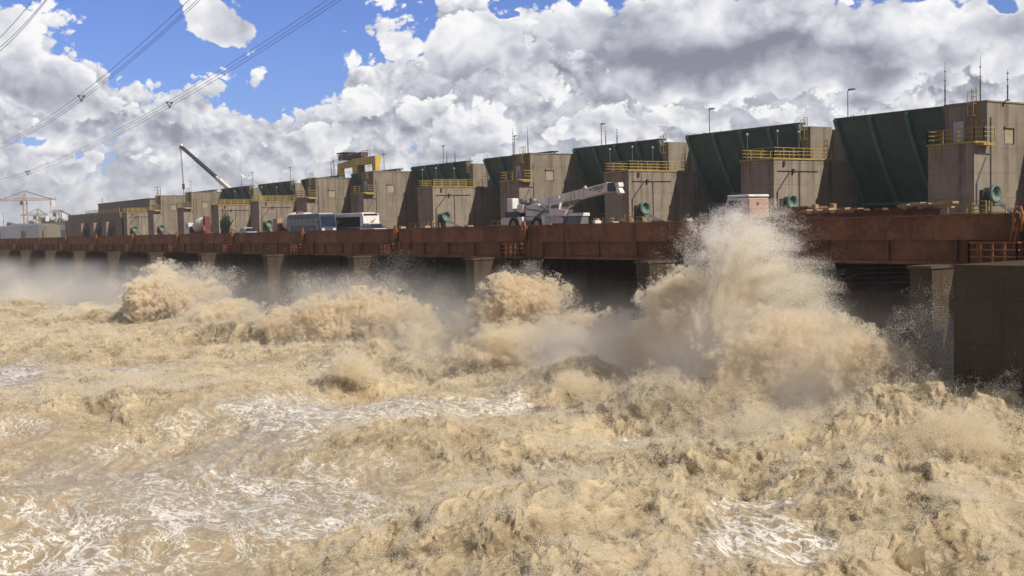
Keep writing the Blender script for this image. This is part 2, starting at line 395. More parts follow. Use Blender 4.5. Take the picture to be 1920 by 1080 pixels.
PLB = {0:'olive wet river pier just left of the dark guide wall',1:'concrete river pier behind the biggest splash',
       2:'olive stained river pier below the white crane',3:'grey river pier below the small white car',4:'pale river pier below the blue bus'}
for k in range(0, 14):
    X1 = HK(k)-3.3; X0 = X1-1.5
    lab = PLB.get(k, 'misty grey river pier under the deck, %s' % nth(k))
    t = thing('river_pier', lab, 'concrete pier', (X0,58.5,-14), 'river piers under the deck')
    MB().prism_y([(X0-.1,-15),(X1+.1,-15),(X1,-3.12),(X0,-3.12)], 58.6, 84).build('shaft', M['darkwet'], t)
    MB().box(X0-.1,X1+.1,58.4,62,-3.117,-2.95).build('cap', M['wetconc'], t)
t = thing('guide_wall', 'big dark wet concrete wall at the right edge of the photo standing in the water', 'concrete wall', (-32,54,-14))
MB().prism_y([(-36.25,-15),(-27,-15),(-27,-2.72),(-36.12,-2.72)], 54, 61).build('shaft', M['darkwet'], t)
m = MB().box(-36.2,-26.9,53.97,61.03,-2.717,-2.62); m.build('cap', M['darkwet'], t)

# ---- spillway gates hanging under the deck between the river piers
for k in range(0, 4):
    X0, X1 = HK(k+1)-3.0, HK(k)-5.0
    t = thing('spillway_gate', 'dark curved spillway gate under the deck, ' + nth(k) + ' bay', 'spillway gate', (X0,80,-9), 'spillway gates under the deck')
    arc = [(76+3.5*(1-math.cos(a)), -6.0-6.5*math.sin(a)) for a in np.linspace(0,1.4,9)]
    MB().prism_x(arc + [(y+.5,z+.1) for y,z in reversed(arc)], X0, X1).build('plate', M['rust2'], t)
    m = MB()
    for i in range(5): xx = X0+1.5+i*(X1-X0-3)/4; m.bar((xx,76.1,-6),(xx+1.2,90,-2.6),.22)
    m.build('arm', M['darksteel'], t)
    m = MB()
    for q in range(4): m.tube([(X1-.6-.7*q,75,-4.6+.35*q),(X0+3,75.5,-5.4+.4*q)],.05,4)
    m.tube([(X1-2.2,74,-3.4),(X1-1.2,74,-4.4)],.06,4); m.tube([(X1-2.6,74,-3.5),(X1-1.6,74,-4.5)],.06,4)
    m.build('cable', M['steel'], t)

# ---- low yellow guard rails at the foot of the piers
for i, (k, w) in enumerate([(0,'at the right photo edge'),(1,'behind the salmon truck cab'),(2,'under the crane boom tip'),(3,'behind the white crane wheels'),(4,'left of the white crane'),(5,'behind the small white car')]):
    X = XK(k); t = thing('guard_rail', 'low yellow guard rail at the pier foot, ' + w, 'guard rail', (X,YL-1.2,-.75), 'guard rails along the pier feet')
    m = MB(); rail(m, [(X-6,YL-1.2,-.4),(X+4,YL-1.2,-.4)], 1.25, 2, .05, 2.2); m.build('rails', M['yellow'], t)
    m = MB(); rail(m, [(X+.8,YL-1.5,-.3),(X+2.2,YL-1.5,-.3)], 1.6, 4, .06, 1.4); m.build('gate', M['yellow'], t)

# ---- lamps on the stepped piers, tall lamp posts and lightning rods on the crest
def lamp_mesh(name, lab, X, Y, z0, z1, arm, grp, head=.35, r=.06):
    t = thing(name, lab, 'lamp', (X,Y,z0), grp)
    m = MB(); m.tube([(X,Y,z0),(X,Y,z1)], r, 6, r*.7); 
    if arm: m.tube([(X,Y,z1-.02),(X+arm*.5,Y-arm*.4,z1+.12)], r*.7, 5)
    m.build('pole', M['steel'], t)
    hx, hy = X+arm*.55, Y-arm*.45
    if arm: MB().bbox(hx-.1,hx+head*2,hy-.22,hy+.22,z1+.03,z1+.22,.06).build('lamp_head', M['steel'], t)
    else: MB().lathe((X,Y,z1),(0,0,1),[(0,.05),(.05,.13),(.22,.16),(.3,.08),(.32,0)],12).build('lamp_head', M['globe'], t)
    return t
wl = {1:'salmon truck cab',2:'crane boom tip',4:'crane left side',7:'cream truck cab',8:'low white car'}
for k in wl:
    for (dx, dy, nm) in ((-4.9,1.0,'front left corner'),(-.1,.8,'front right corner'),(-.1,4.4,'right flank')):
        lamp_mesh('platform_lamp', 'thin lamp on %s of stepped pier above the %s' % (nm, wl[k]), XK(k)+dx, YL+dy, 7.05, 9.9, 0, 'lamps on the stepped pier platforms', r=.045)
LN = ['above the tallest green panel','above the salmon truck cab','above the crane boom tip','above the white crane body','left of the white crane tower',
      'right of the yellow gantry crane','behind the yellow gantry crane','above the cream truck cab','above the low white car','above the mixer truck','left of the mixer truck']
for i in range(11):
    lamp_mesh('lamp_post', 'tall grey lamp post on the dam crest ' + LN[i], -97.2-25.4*i, 122, 8.9, 16.6, 1.3, 'lamp posts along the dam crest', .45, .09)
def rod(X, Y, z0, z1, lab):
    t = thing('lightning_rod', lab, 'lightning rod', (X,Y,z0), 'lightning rods on the pier tops')
    m = MB(); m.tube([(X,Y,z0),(X,Y,z0+(z1-z0)*.5)], .075, 6); m.tube([(X,Y,z0+(z1-z0)*.5),(X,Y,z1)], .045, 6, .02); m.build('mast', M['wire'], t)
    m = MB(); m.box(X-.18,X+.18,Y-.18,Y+.18,z0,z0+.12)
    for i in range(4): m.lathe((X,Y,z0+.8+i*(z1-z0)*.2),(0,0,1),[(0,.0),(0,.11),(.1,.11),(.1,0)],8)
    m.build('base', M['steel'], t)
for X, z0, z1, lab in [(-69.9,11.0,15.7,'left one of three thin rods on the tower at the photo edge'),(-65.96,11.0,15.65,'middle and tallest of three thin rods on the right edge tower'),
        (-63.05,11.0,14.0,'right one of three thin rods on the right edge tower'),(-146.8,11.2,15.5,'left thin rod on the tower behind the white crane'),
        (-142.8,11.0,15.4,'right thin rod on the tower behind the white crane'),(-131.1,11.7,13.8,'left thin rod left of the panel above the crane boom'),
        (-128.5,11.7,13.9,'right thin rod left of the panel above the crane boom'),(-176.3,11.8,13.7,'left thin rod on the panel right of the white coach'),
        (-173.5,11.8,13.6,'right thin rod on the panel right of the white coach'),(-224.05,11.8,15.2,'left thin rod on the tower behind the blue bus'),
        (-220.1,11.8,15.0,'right thin rod on the tower behind the blue bus'),(-275.8,11.8,14.6,'thin rod in front of the distant crane boom'),(-322.3,11.2,14.8,'dark thick rod on the tower near the end wall')]:
    rod(X, 108.9 if z0 > 11.5 else 103, z0, z1, lab)

# ---- yellow gantry crane on the crest
gx0, gx1, gy = -252.4, -231.5, 124.0
t = thing('gantry_crane', 'big yellow gantry crane with open legs standing on the dam crest', 'gantry crane', ((gx0+gx1)/2,gy,8.9))
MB().prism_y([(gx0,15.0),(gx0+9.2,15.3),(gx0+9.2,17.0),(gx0,16.3)],gy+.4,gy+1.6).build('end_girder', M['gantry'], t)
MB().box(gx0+9.2,gx1,gy-.3,gy+1.2,15.3,17.0).build('main_girder', M['gantry'], t)
MB().prism_y([(gx0+.1,8.9),(gx0+1.1,8.9),(gx0+1.6,15),(gx0,15)], gy+.5, gy+1.5).build('leg', M['gantry'], t)
MB().prism_y([(gx0+9.6,8.9),(gx0+11.2,8.9),(gx0+11.8,15.3),(gx0+9.2,15.3)], gy-.28, gy+.85).build('leg', M['gantry'], t)
MB().prism_y([(gx1-1.5,8.9),(gx1-.3,8.9),(gx1,15.3),(gx1-1.7,15.3)], gy-.28, gy+.85).build('leg', M['gantry'], t)
MB().prism_y([(gx0+3.0,9.2),(gx0+4.9,9.2),(gx0+5.6,12.5),(gx0+5.0,15.0),(gx0+3.4,15.0),(gx0+2.6,13)], gy-1.2, gy-.3).build('brace_plate', M['gantry'], t)
MB().box(gx0+2.4,gx0+5,gy-.5,gy+2,17.0,18.3).build('trolley_house', M['fartan'], t)
MB().box(gx0+2.2,gx0+6.5,gy-.8,gy+2.3,18.5,18.8).build('trolley_roof', M['darksteel'], t)
m = MB()
for xx in (gx0+2.4,gx0+6.2): m.bar((xx,gy,16.8),(xx,gy,18.5),.18)
m.build('roof_post', M['darksteel'], t)
m = MB().prism_y([(gx0+5,17.003),(gx0+14,17.3),(gx0+14,18.3),(gx0+10,18.2),(gx0+5,17.5)],gy-.4,gy+1.4); m.build('hoist_deck', M['red'], t)
m = MB(); rail(m, [(gx0+14.5,gy-.2,17.0),(gx1-2.5,gy-.2,17.0)], 1.5, 3, .06, 1.4); m.build('railing', M['steel'], t)
m = MB()
for xx in (gx0-2.2,gx0-.6): m.bar((xx,gy,8.9),(xx,gy,18.0),.1)
for i in range(11): m.bar((gx0-2.2,gy,9.3+i*.8),(gx0-.6,gy,9.3+i*.8+(.8 if i%2 else 0)),.07)
m.bar((gx0-1.4,gy,18.0),(gx0-1.4,gy,20.0),.14); m.build('stair_mast', M['cranewhite'], t)
m = MB().box(gx0+11.9,gx0+13,gy+.2,gy+.8,12.4,15.3); m.box(gx0+14.3,gx0+14.6,gy,gy+.3,9,15.3); m.build('hoist', M['darksteel'], t)

# ---- mobile crane with raised boom on the crest
bt = at(340,275,130); bb = np.array([-328., 130., 9.6])
t = thing('telescopic_crane', 'distant mobile crane on the crest with long raised boom and hanging hook', 'mobile crane', (bb[0],bb[1],8.9))
mid = bb + (bt-bb)*.40
MB().bar(bb, mid, 1.1, 1.2).build('base_boom', M['cranewhite'], t)
m = MB(); m.bar(mid, bb+(bt-bb)*.75, .95, 1.0); m.bar(bb+(bt-bb)*.75, bt, .85, .9); m.build('boom_extension', M['darksteel'], t)
m = MB(); m.bar(bt+np.array([-1.4,0,-.4]), bt+np.array([.6,0,.6]), .7, .8); m.build('boom_head', M['cranewhite'], t)
hk = at(344,350,130)
m = MB(); m.tube([bt+np.array([-1.3,0,-.4]), hk+np.array([-.3,0,1])],.09,4); m.tube([bt+np.array([-.4,0,.2]), hk+np.array([.3,0,1])],.09,4); m.build('cable', M['wire'], t)
m = MB(); m.bbox(hk[0]-.55,hk[0]+.55,hk[1]-.3,hk[1]+.3,hk[2]-.9,hk[2]+1.0,.1); m.tube([hk+np.array([0,0,-.9]),hk+np.array([.2,0,-4])],.1,5); m.build('hook_block', M['darksteel'], t)
m = MB().bbox(-332,-322,128.6,131.4,9.9,11.6,.3); m.bbox(-328,-325,128.8,130,11.6,13,.2); m.build('chassis', M['cranewhite'], t)
for xx in (-331,-328.5,-325.5,-323): MB().lathe((xx,128.4,9.55),(0,1,0),[(0,0),(0,.65),(.5,.65),(.5,0)],16).build('wheel', M['black'], t)
# ================================================================ VEHICLES ON THE DECK
DZ = -.75
def wheel(t, x, y, r, w, side=-1, rim=None):           # axle along y, outer face at y
    o = MB().lathe((x,y,DZ+r),(0,1,0),[(0,r*.55),(-.02,r*.9),(.06,r),(w-.06,r),(w,r*.9),(w,0)],20).build('wheel', M['black'], t)
    MB().lathe((x,y,DZ+r),(0,1,0),[(-.03,0),(-.05,r*.2),(.02,r*.3),(.03,r*.55),(.1,r*.56)],16).build('rim', rim or M['steel'], o)
    return o
# ---- dusty blue city bus, front to the right
bx0, bx1, by0, by1, bz = -157.0, -145.8, 68.9, 71.4, DZ+.35
t = thing('city_bus', 'dusty blue bus with pale front parked along the deck edge', 'bus', (-151,70.1,DZ))
MB().prism_y([(bx0,bz),(bx1,bz),(bx1+.05,bz+1.2),(bx1-.18,bz+2.65),(bx1-.5,bz+2.85),(bx0+.3,bz+2.85),(bx0,bz+2.6)],by0,by1).build('body', M['blue'], t)
m = MB().bbox(bx0+.2,bx1-.6,by0+.15,by1-.15,bz+2.853,bz+2.95,.05); m.bbox(bx0+2,bx0+4.6,by0+.6,by1-.6,bz+2.95,bz+3.15,.15); m.build('roof', M['cranewhite'], t)
for i in range(7):
    x = bx0+1.5+i*1.25
    w = MB().box(x,x+1.08,by0-.02,by0,bz+1.25,bz+2.2).build('side_window', M['glass'], t)
for x in (bx0+.35, bx1-1.3): MB().box(x,x+.95,by0-.025,by0,bz+.1,bz+2.3).build('door', M['glass'], t)
MB().prism_y([(bx1+.03,bz+1.05),(bx1+.08,bz+1.05),(bx1-.1,bz+2.25),(bx1-.15,bz+2.25)],by0+.12,by1-.12).build('windscreen', M['glass'], t)
MB().box(bx1-.16,bx1-.02,by0+.2,by1-.2,bz+2.35,bz+2.62).build('destination_board', M['black'], t)
MB().prism_y([(bx1+.02,bz-.02),(bx1+.14,bz+.02),(bx1+.1,bz+1.0),(bx1+.02,bz+1.0)],by0+.01,by1-.01).build('front_panel', M['blue'], t)
MB().box(bx1+.05,bx1+.2,by0,by1,bz-.1,bz+.28).build('bumper', M['cranewhite'], t)
for y in (by0+.18, by1-.62): MB().box(bx1+.1,bx1+.17,y,y+.44,bz+.5,bz+.8).build('headlight', M['lampglass'], t)
for y in (by0-.35, by1+.1): MB().bbox(bx1-.1,bx1+.15,y,y+.22,bz+1.4,bz+1.9,.05).build('mirror', M['black'], t)
for x in (bx0+2.6, bx1-2.5): wheel(t, x, by0-.02, .48, .3)
# swoosh painted on the flank
MB().prism_y([(bx0+4.2,bz+.9),(bx0+5.2,bz+.55),(bx0+7.2,bz+.35),(bx0+5.4,bz+.4),(bx0+4.4,bz+.72)],by0-.006,by0).build('stripe', M['timber'], t)
MB().lathe((bx0+8.4,by0-.005,bz+.62),(0,1,0),[(0,0),(0,.33),(.004,.33)],16).build('emblem', M['timber'], t)

# ---- second coach, pale end to the right
cx0, cx1, cy0, cy1 = -146.5, -135.6, 73.0, 75.5
cx0 += -5.5; cx1 += -5.0
t = thing('white_coach', 'white ended coach with dark side glass parked behind the blue bus', 'bus', (-145,74,DZ))
MB().prism_y([(cx0,bz),(cx1,bz),(cx1+.08,bz+.9),(cx1-.1,bz+2.4),(cx1-.4,bz+2.72),(cx0+.3,bz+2.72),(cx0,bz+2.4)],cy0,cy1).build('body', M['white'], t)
MB().box(cx0+.4,cx1-1.0,cy0-.02,cy0,bz+.85,bz+2.3).build('side_window', M['glass'], t)
MB().box(cx0+.4,cx1-1.0,cy0-.02,cy0,bz+.1,bz+.8).build('side_panel', M['blue'], t)
MB().bbox(cx0+.5,cx1-.8,cy0+.2,cy1-.2,bz+2.723,bz+2.86,.06).build('roof', M['cranewhite'], t)
MB().prism_y([(cx1-.05,bz+2.45),(cx1-.03,bz+2.45),(cx1-.26,bz+2.68),(cx1-.3,bz+2.68)],cy0+.15,cy1-.15).build('top_stripe', M['glass'], t)
MB().box(cx1+.06,cx1+.18,cy0,cy1,bz-.1,bz+.3).build('bumper', M['cranewhite'], t)
for y in (cy0+.12, cy1-.4): MB().box(cx1+.05,cx1+.12,y,y+.28,bz+.4,bz+.9).build('tail_light', M['red'], t)
m = MB().prism_x([(cy0+.8,bz+.9),(cy0+1.1,bz+1.6),(cy0+1.9,bz+2.0),(cy0+1.4,bz+1.3),(cy0+1.2,bz+.8)],cx1+.085,cx1+.095); m.build('decal', M['timber'], t)
for x in (cx0+2.4, cx1-2.6): wheel(t, x, cy0-.02, .48, .3)

# ---- two small cars
def car(name, lab, x0, y0, L, body, flip):
    s = -1 if flip else 1; X = lambda u: x0 + (L-u if flip else u)
    t = thing(name, lab, 'car', (x0+L/2,y0+.85,DZ)); z = DZ+.22
    P = [(X(0),z),(X(L),z),(X(L),z+.42),(X(L-.25),z+.6),(X(L-1.05),z+.72),(X(.1),z+.78),(X(0),z+.55)]
    MB().prism_y(P,y0,y0+1.7).build('body', body, t)
    Q = [(X(.12),z+.77),(X(L-1.1),z+.71),(X(L-1.85),z+1.24),(X(L-2.3),z+1.3),(X(.75),z+1.3),(X(.4),z+1.2)]
    MB().prism_y(Q,y0+.12,y0+1.58).build('cabin', M['glass'], t)
    MB().prism_y([(X(.6),z+1.303),(X(L-2.2),z+1.303),(X(L-2.4),z+1.37),(X(.8),z+1.37)],y0+.14,y0+1.56).build('roof', body, t)
    for u in (.5,1.5,2.4): MB().bar((X(u),y0+.1,z+.76),(X(u+.12),y0+.1,z+1.3),.07).build('window_pillar', body, t)
    for y in (y0+.08,y0+1.3): MB().bbox(min(X(L-.02),X(L+.05)),max(X(L-.02),X(L+.05)),y,y+.32,z+.4,z+.56,.02).build('headlight', M['lampglass'], t)
    for u in (.75,L-.85): wheel(t, X(u), y0-.02, .3, .2)
    return t
car('small_car', 'low white hatchback on the deck below the dark shrub, left of the cream truck', -169.6, 66.2, 4.1, M['white'], False)
car('small_car', 'small white car on the deck right of the white coach', -128.6, 66.2, 4.6, M['white'], False)

# ---- concrete mixer trucks, cab to the left
def mixer(lab, x, y, cabmat, drum1):
    t = thing('mixer_truck', lab, 'mixer truck', (x,y,DZ), None); z = DZ
    MB().box(x+.4,x+8.6,y-.9,y+.9,z+.75,z+1.05).build('chassis', M['red'], t)
    MB().prism_y([(x,z+.7),(x+1.9,z+.7),(x+1.9,z+2.85),(x+.35,z+2.85),(x+.02,z+1.8)],y-1.2,y+1.2).build('cab', cabmat, t)
    MB().box(x+.55,x+1.5,y-1.22,y-1.2,z+1.75,z+2.55).build('side_window', M['glass'], t)
    MB().prism_y([(x-.03,z+1.8),(x+.32,z+2.75),(x+.36,z+2.75),(x+.01,z+1.8)],y-1.0,y+1.0).build('windscreen', M['glass'], t)
    MB().lathe((x+2.7,y,z+1.75),(1,0,.27),[(0,0),(0,.75),(1.2,1.18),(2.6,1.28),(3.6,1.1),(4.9,.6),(5.0,.45),(5.0,0)],24).build('drum', drum1, t)
    MB().lathe((x+3.3,y,z+1.91),(1,0,.27),[(0,.98),(.02,1.02),(.5,1.17),(.52,1.1)],24).build('drum_band', M['red'], t)
    m = MB().prism_y([(x+7.2,z+1.0),(x+8.5,z+1.0),(x+8.6,z+3.6),(x+7.6,z+3.9),(x+7.4,z+2.2)],y-.5,y+.5); m.bar((x+7.8,y-.6,z+2.6),(x+9.2,y-.8,z+1.2),.4,.2); m.build('hopper', M['red'], t)
    MB().box(x+2.0,x+2.55,y-1.1,y+1.1,z+1.05,z+2.2).build('water_tank', M['red'], t)
    for u in (.9,5.6,7.0): wheel(t, x+u, y-1.2, .5, .35)
    return t
mixer('red and white concrete mixer truck with tilted drum on the far left deck', -203.5, 70.5, M['white'], M['cranewhite'])
mixer('cream cab concrete mixer truck half hidden behind the blue bus', -168.0, 72.4, M['timber'], M['cranewhite'])

# ---- white rough terrain crane with telescopic boom, boom to the right
cy = 66.6
def P(cx, cyy, Y): return at(920+cx/6.4, 320+cyy/6.4, Y)
def poly(pts, Y): return [(p[0], p[2]) for p in (P(a,b,Y) for a,b in pts)]
t = thing('wheeled_crane', 'dusty white wheeled crane with lowered telescopic boom parked at the deck edge', 'mobile crane', (-92.5,67.8,DZ))
YF = cy
MB().prism_y([(-98.2,.2),(-87.6,.2),(-87.4,.65),(-88.2,.95),(-97.6,.95),(-98.3,.7)],YF+.5,YF+2.7).build('chassis', M['cranewhite'], t)
for x in (-95.2,-91.15):
    for y in (YF-.05, YF+2.55): wheel(t, x, y, .86, .62, rim=M['timber'])
for (a0,a1) in ((-94.3,-93.6),(-90.2,-89.75)):
    MB().prism_y([(a0-.15,.95),(a1,.95),(a1+.1,.05),(a1-.35,-.1)],YF-.05,YF+.45).build('fender', M['white'], t)
MB().box(-93.3,-92.2,YF+.05,YF+.5,-.2,.55).build('tool_box', M['blue'], t)
MB().box(-97.3,-94.7,YF+.4,YF+2.8,.953,1.5).build('engine_cover', M['darksteel'], t)
MB().prism_y(poly([(415,545),(770,548),(790,500),(700,495),(560,400),(500,395),(430,430)],YF+.6),YF+.6,YF+2.6).build('turret', M['cranewhite'], t)
MB().prism_y(poly([(315,505),(385,505),(385,412),(318,408)],YF+.4),YF+.4,YF+2.8).build('counterweight', M['cranewhite'], t)
m = MB().bbox(-97.0,-96.0,YF+.5,YF+1.3,1.5,2.9,.05); m.build('pale_box', M['white'], t)
MB().prism_y(poly([(575,352),(1395,140),(1398,252),(1200,300),(655,432),(590,420)],YF+1.1),YF+1.1,YF+2.0).build('boom', M['cranewhite'], t)
MB().prism_y(poly([(1396,146),(1478,140),(1482,243),(1398,252)],YF+1.15),YF+1.15,YF+1.95).build('boom_head', M['darksteel'], t)
m = MB().prism_y(poly([(1482,150),(1530,140),(1538,190),(1482,196)],YF+1.25),YF+1.25,YF+1.85); m.build('sheave_block', M['cranewhite'], t)
m = MB().prism_y(poly([(1496,200),(1524,190),(1560,265),(1540,285),(1510,262)],YF+1.3),YF+1.3,YF+1.8); m.build('hook_block', M['white'], t)
c0, c1 = P(850,470,YF+1.5), P(1060,345,YF+1.5)
MB().tube([c0, c0+(c1-c0)*.6],.27,10).build('lift_cylinder', M['cranewhite'], t)
MB().tube([c0+(c1-c0)*.58, c1],.16,10).build('lift_piston', M['timber'], t)
MB().prism_y(poly([(700,540),(880,545),(905,470),(820,462),(830,385),(705,400)],YF+.1),YF+.1,YF+1.0).build('cab', M['cranewhite'], t)
MB().prism_y(poly([(720,455),(808,450),(805,402),(728,415)],YF+.07),YF+.075,YF+.1).build('cab_window', M['glass'], t)
MB().prism_y(poly([(822,385),(890,378),(880,430),(826,440)],YF+.4),YF+.4,YF+.95).build('cab_front_window', M['glass'], t)
m = MB()
for a, b, s in ((405,370,.3),(455,380,.26),(520,362,.34)): p = P(a,b,YF+1.2); m.lathe(p-np.array([0,.4,0]),(0,1,0),[(0,0),(0,s),(.8,s),(.8,0)],12)
m.build('hoist_drum', M['steel'], t)
for a, b in ((830,327),(1140,207)): p = P(a,b,YF+1.05); MB().lathe(p,(0,-1,0),[(0,.2),(.12,.2),(.14,.0)],12).build('boom_lamp', M['lampglass'], t)
m = MB()
for a in (690,960,1000,1060,1110): 
    q0, q1 = P(a,352-(a-575)*.259+3,YF+1.08), P(a,425-(a-655)*.24-4,YF+1.08); m.bar(q0,q1,.03,.03)
m.build('boom_seam', M['steel'], t)
m = MB(); q = [P(a,b,YF+.55) for a,b in ((600,420),(760,530),(560,545),(640,480))]; m.bar(q[0],q[1],.16); m.bar(q[2],q[3],.16); m.bar(P(430,460,YF+.55),P(700,500,YF+.55),.12); m.build('turret_strut', M['steel'], t)
tx = bpy.data.curves.new('lettering_curve','FONT'); tx.body = 'TEREX'; tx.size = 1; tx.extrude = .01; tx.align_x = 'LEFT'
to = bpy.data.objects.new('lettering_tmp', tx); COL.objects.link(to); dg = bpy.context.evaluated_depsgraph_get(); dg.update()
tm = bpy.data.meshes.new_from_object(to.evaluated_get(dg)); bpy.data.objects.remove(to); tm.materials.clear(); tm.materials.append(M['lettering'])
tw = max(v.co.x for v in tm.vertices); th = max(v.co.y for v in tm.vertices)
pL, pR, pT = P(1222,252,YF+1.08), P(1346,218,YF+1.08), P(1222,203,YF+1.08)
ex = (pR-pL)/tw; ez = (pT-pL)/th
for v in tm.vertices:
    q = pL + ex*v.co.x + ez*v.co.y; v.co = (q[0]-ORG[t.name][0], YF+1.08+v.co.z-ORG[t.name][1], q[2]-ORG[t.name][2])
lo = bpy.data.objects.new('lettering', tm); COL.objects.link(lo); lo.parent = t; ORG[lo.name] = ORG[t.name]
m = MB().prism_y(poly([(1185,240),(1210,233),(1204,218),(1190,222)],YF+1.08),YF+1.07,YF+1.097); m.box(*[v for v in (P(1180,246,YF)[0],P(1212,246,YF)[0],YF+1.07,YF+1.097,P(1180,251,YF)[2],P(1180,244,YF)[2])]); m.build('emblem', M['lettering'], t)
# grey machine box and scrap beside the crane
t = thing('grey_cabinet', 'grey metal cabinet with white lid on the deck right of the wheeled crane', 'cabinet', (-86.8,68,DZ))
MB().bbox(-88.2,-85.6,67.2,68.8,DZ,.85,.08).build('body', M['steel'], t); MB().bbox(-88.3,-85.5,67.1,68.9,.853,1.15,.06).build('lid', M['white'], t)
m = MB(); m.box(-87.9,-87.0,67.18,67.2,-.3,.6); m.build('door', M['blue'], t)
def scrap(name, lab, cat, x, y, mat, seed, n, s):
    r = random.Random(seed); t = thing(name, lab, cat, (x,y,DZ)); 
    for q in range(2):
        m = MB()
        for i in range(n):
            a = np.array([x+r.uniform(-1.6,1.6)*s, y+r.uniform(-.5,.5), DZ+r.uniform(.05,1.3)*s]); b = a+np.array([r.uniform(-.9,.9),r.uniform(-.4,.4),r.uniform(-.5,.3)])*s
            if r.random()<.5: m.bar(a,b,r.uniform(.06,.16))
            else: m.bbox(a[0]-.2*s,a[0]+.25*s,a[1]-.2,a[1]+.2,DZ,max(a[2],DZ+.3),.04)
        m.build(('crate','tube')[q], mat[q], t)
scrap('scrap_heap', 'small heap of crates and bent tubes on the deck between cabinet and stepped pier', 'scrap heap', -82.6, 68.2, (M['timber'],M['darksteel']), 3, 12, 1.0)
scrap('scrap_heap', 'tangle of dark tubes on the deck just right of the grey cabinet', 'scrap heap', -84.6, 71.5, (M['darksteel'],M['steel']), 8, 10, 1.0)

# ---- flatbed truck, cab seen from behind
ty = 68.2
t = thing('flatbed_truck', 'flatbed truck with salmon cab back wall and white roof facing left behind the splash', 'truck', (-63,69.3,DZ))
MB().prism_y([(-67.0,DZ+.6),(-64.3,DZ+.6),(-64.3,1.85),(-66.5,1.95),(-67.0,1.0)],ty,ty+2.3).build('cab', M['cranewhite'], t)
MB().box(-64.297,-64.2,ty+.02,ty+2.28,DZ+.7,1.78).build('cab_back_wall', M['salmon'], t)
MB().prism_y([(-66.75,1.05),(-65.0,1.05),(-65.0,1.65),(-66.4,1.7)],ty-.02,ty).build('side_window', M['glass'], t)
MB().bbox(-66.6,-64.15,ty-.05,ty+2.35,1.952,2.12,.06).build('roof', M['white'], t)
MB().lathe((-64.2,ty+1.0,1.35),(1,0,0),[(0,.16),(.03,.16),(.03,0)],10).build('vent', M['black'], t)
m = MB()
for z in (.2,.7,1.0): m.box(-64.2,-64.17,ty+.05,ty+2.25,z,z+.03)
m.build('wall_seam', M['salmon'], t)
for y in (ty+.3, ty+1.1, ty+1.7): MB().box(-64.2,-64.1,y,y+.3,-.1,.1).build('back_light', M['lampglass'], t)
MB().bbox(-67.35,-67.1,ty-.3,ty-.05,.9,1.5,.04).build('mirror', M['black'], t)
MB().box(-64.0,-50.0,ty+.1,ty+2.2,DZ+.75,DZ+1.0).build('chassis', M['rust2'], t)
MB().prism_y([(-61.6,.28),(-58.4,.28),(-57.9,.45),(-58.2,1.0),(-61.8,1.0)],ty,ty+2.3).build('bed_box', M['rust'], t)
m = MB()
for x in (-57.9,-56.2): m.prism_y([(x,.25),(x+.35,.25),(x+.45,1.1),(x+.1,1.15)],ty+.05,ty+.4)
m.box(-57.5,-56.2,ty+.1,ty+2,.3,.8); m.build('stake', M['timber'], t)
for x in (-66.2,-59.5,-58.2,-53): wheel(t, x, ty-.02, .5, .35)

# ---- long rusty steel beams lying along the deck edge
r = random.Random(4)
for i, (x0, x1, z0, z1, y, mat, lab) in enumerate([(-58.6,-47,.02,.42,64.6,'rust','long rusty steel beam lying on the deck edge right of the truck'),
        (-56.5,-51.0,.42,.62,65.2,'timber','pale timber plank on top of the long rusty beam'),(-50.6,-44.2,.09,.5,64.2,'rust2','second rusty beam with notched lower edge on the deck edge'),
        (-47.2,-43.2,.5,.78,64.3,'timber','bright timber balk at the right end of the notched beam')]):
    t = thing('steel_beam' if 'rust' in mat else 'timber_beam', lab, 'beam', ((x0+x1)/2,y,z0))
    m = MB().box(x0,x1,y,y+.35,z0,z1-.1); m.build('web', M[mat], t)
    m = MB().box(x0-.05,x1+.05,y-.1,y+.45,z1-.097,z1)
    for q in range(5): xx = x0+(x1-x0)*(q+.3)/5; m.box(xx,xx+r.uniform(.3,.8),y-.15,y+.5,z1+.003,z1+r.uniform(.06,.16))
    m.build('flange', M['timber'] if i % 2 else M[mat], t)
# small block stubs along the deck edge
for i, (px, w, h, mat) in enumerate([(1290,.5,.3,'timber'),(1240,1.6,.16,'rust'),(880,.7,.22,'timber'),(860,2.4,.12,'rust'),(800,.6,.3,'timber'),(1150,.8,.25,'timber'),(1120,.4,.35,'cranewhite'),(755,.5,.3,'timber')]):
    p = at(px,415,64); lab = ['pale block on the deck edge left of the big splash','low rusty plate on the deck edge under the crane boom tip','pale block on the deck edge below the stepped pier','long low rusty plate on the deck edge left of the crane',
       'small pale block on the deck edge right of the coach','pale block on the deck edge right of the scrap','whitish block beside the scrap heap','small block right of the small white car'][i]
    t = thing('edge_block', lab, 'block', (p[0],64,0)); MB().bbox(p[0]-w/2,p[0]+w/2,63.6,64.3,DZ,h,.04).build('body', M[mat], t)
    MB().bar((p[0]-w/2,63.5,h+.03),(p[0]+w/2,63.6,h+.05),.08,.05).build('strap', M['steel'], t)
# shrub-like dark bundle on the deck
t = thing('net_bundle', 'dark green net bundle propped upright against the pier above the low white car', 'bundle', (-256.0,97,DZ))
r = random.Random(9); m = MB()
for i in range(46):
    a = np.array([-256+r.uniform(-3,2),97+r.uniform(-.6,.4),r.uniform(-.5,2.4)]); b = a+np.array([r.uniform(.2,2.2),r.uniform(-.3,.3),r.uniform(1.2,3.4)]); m.tube([a,(a+b)/2+np.array([r.uniform(-.3,.3),0,r.uniform(-.2,.2)]),b],r.uniform(.08,.28),5,.05)
m.build('net', M['net'], t)

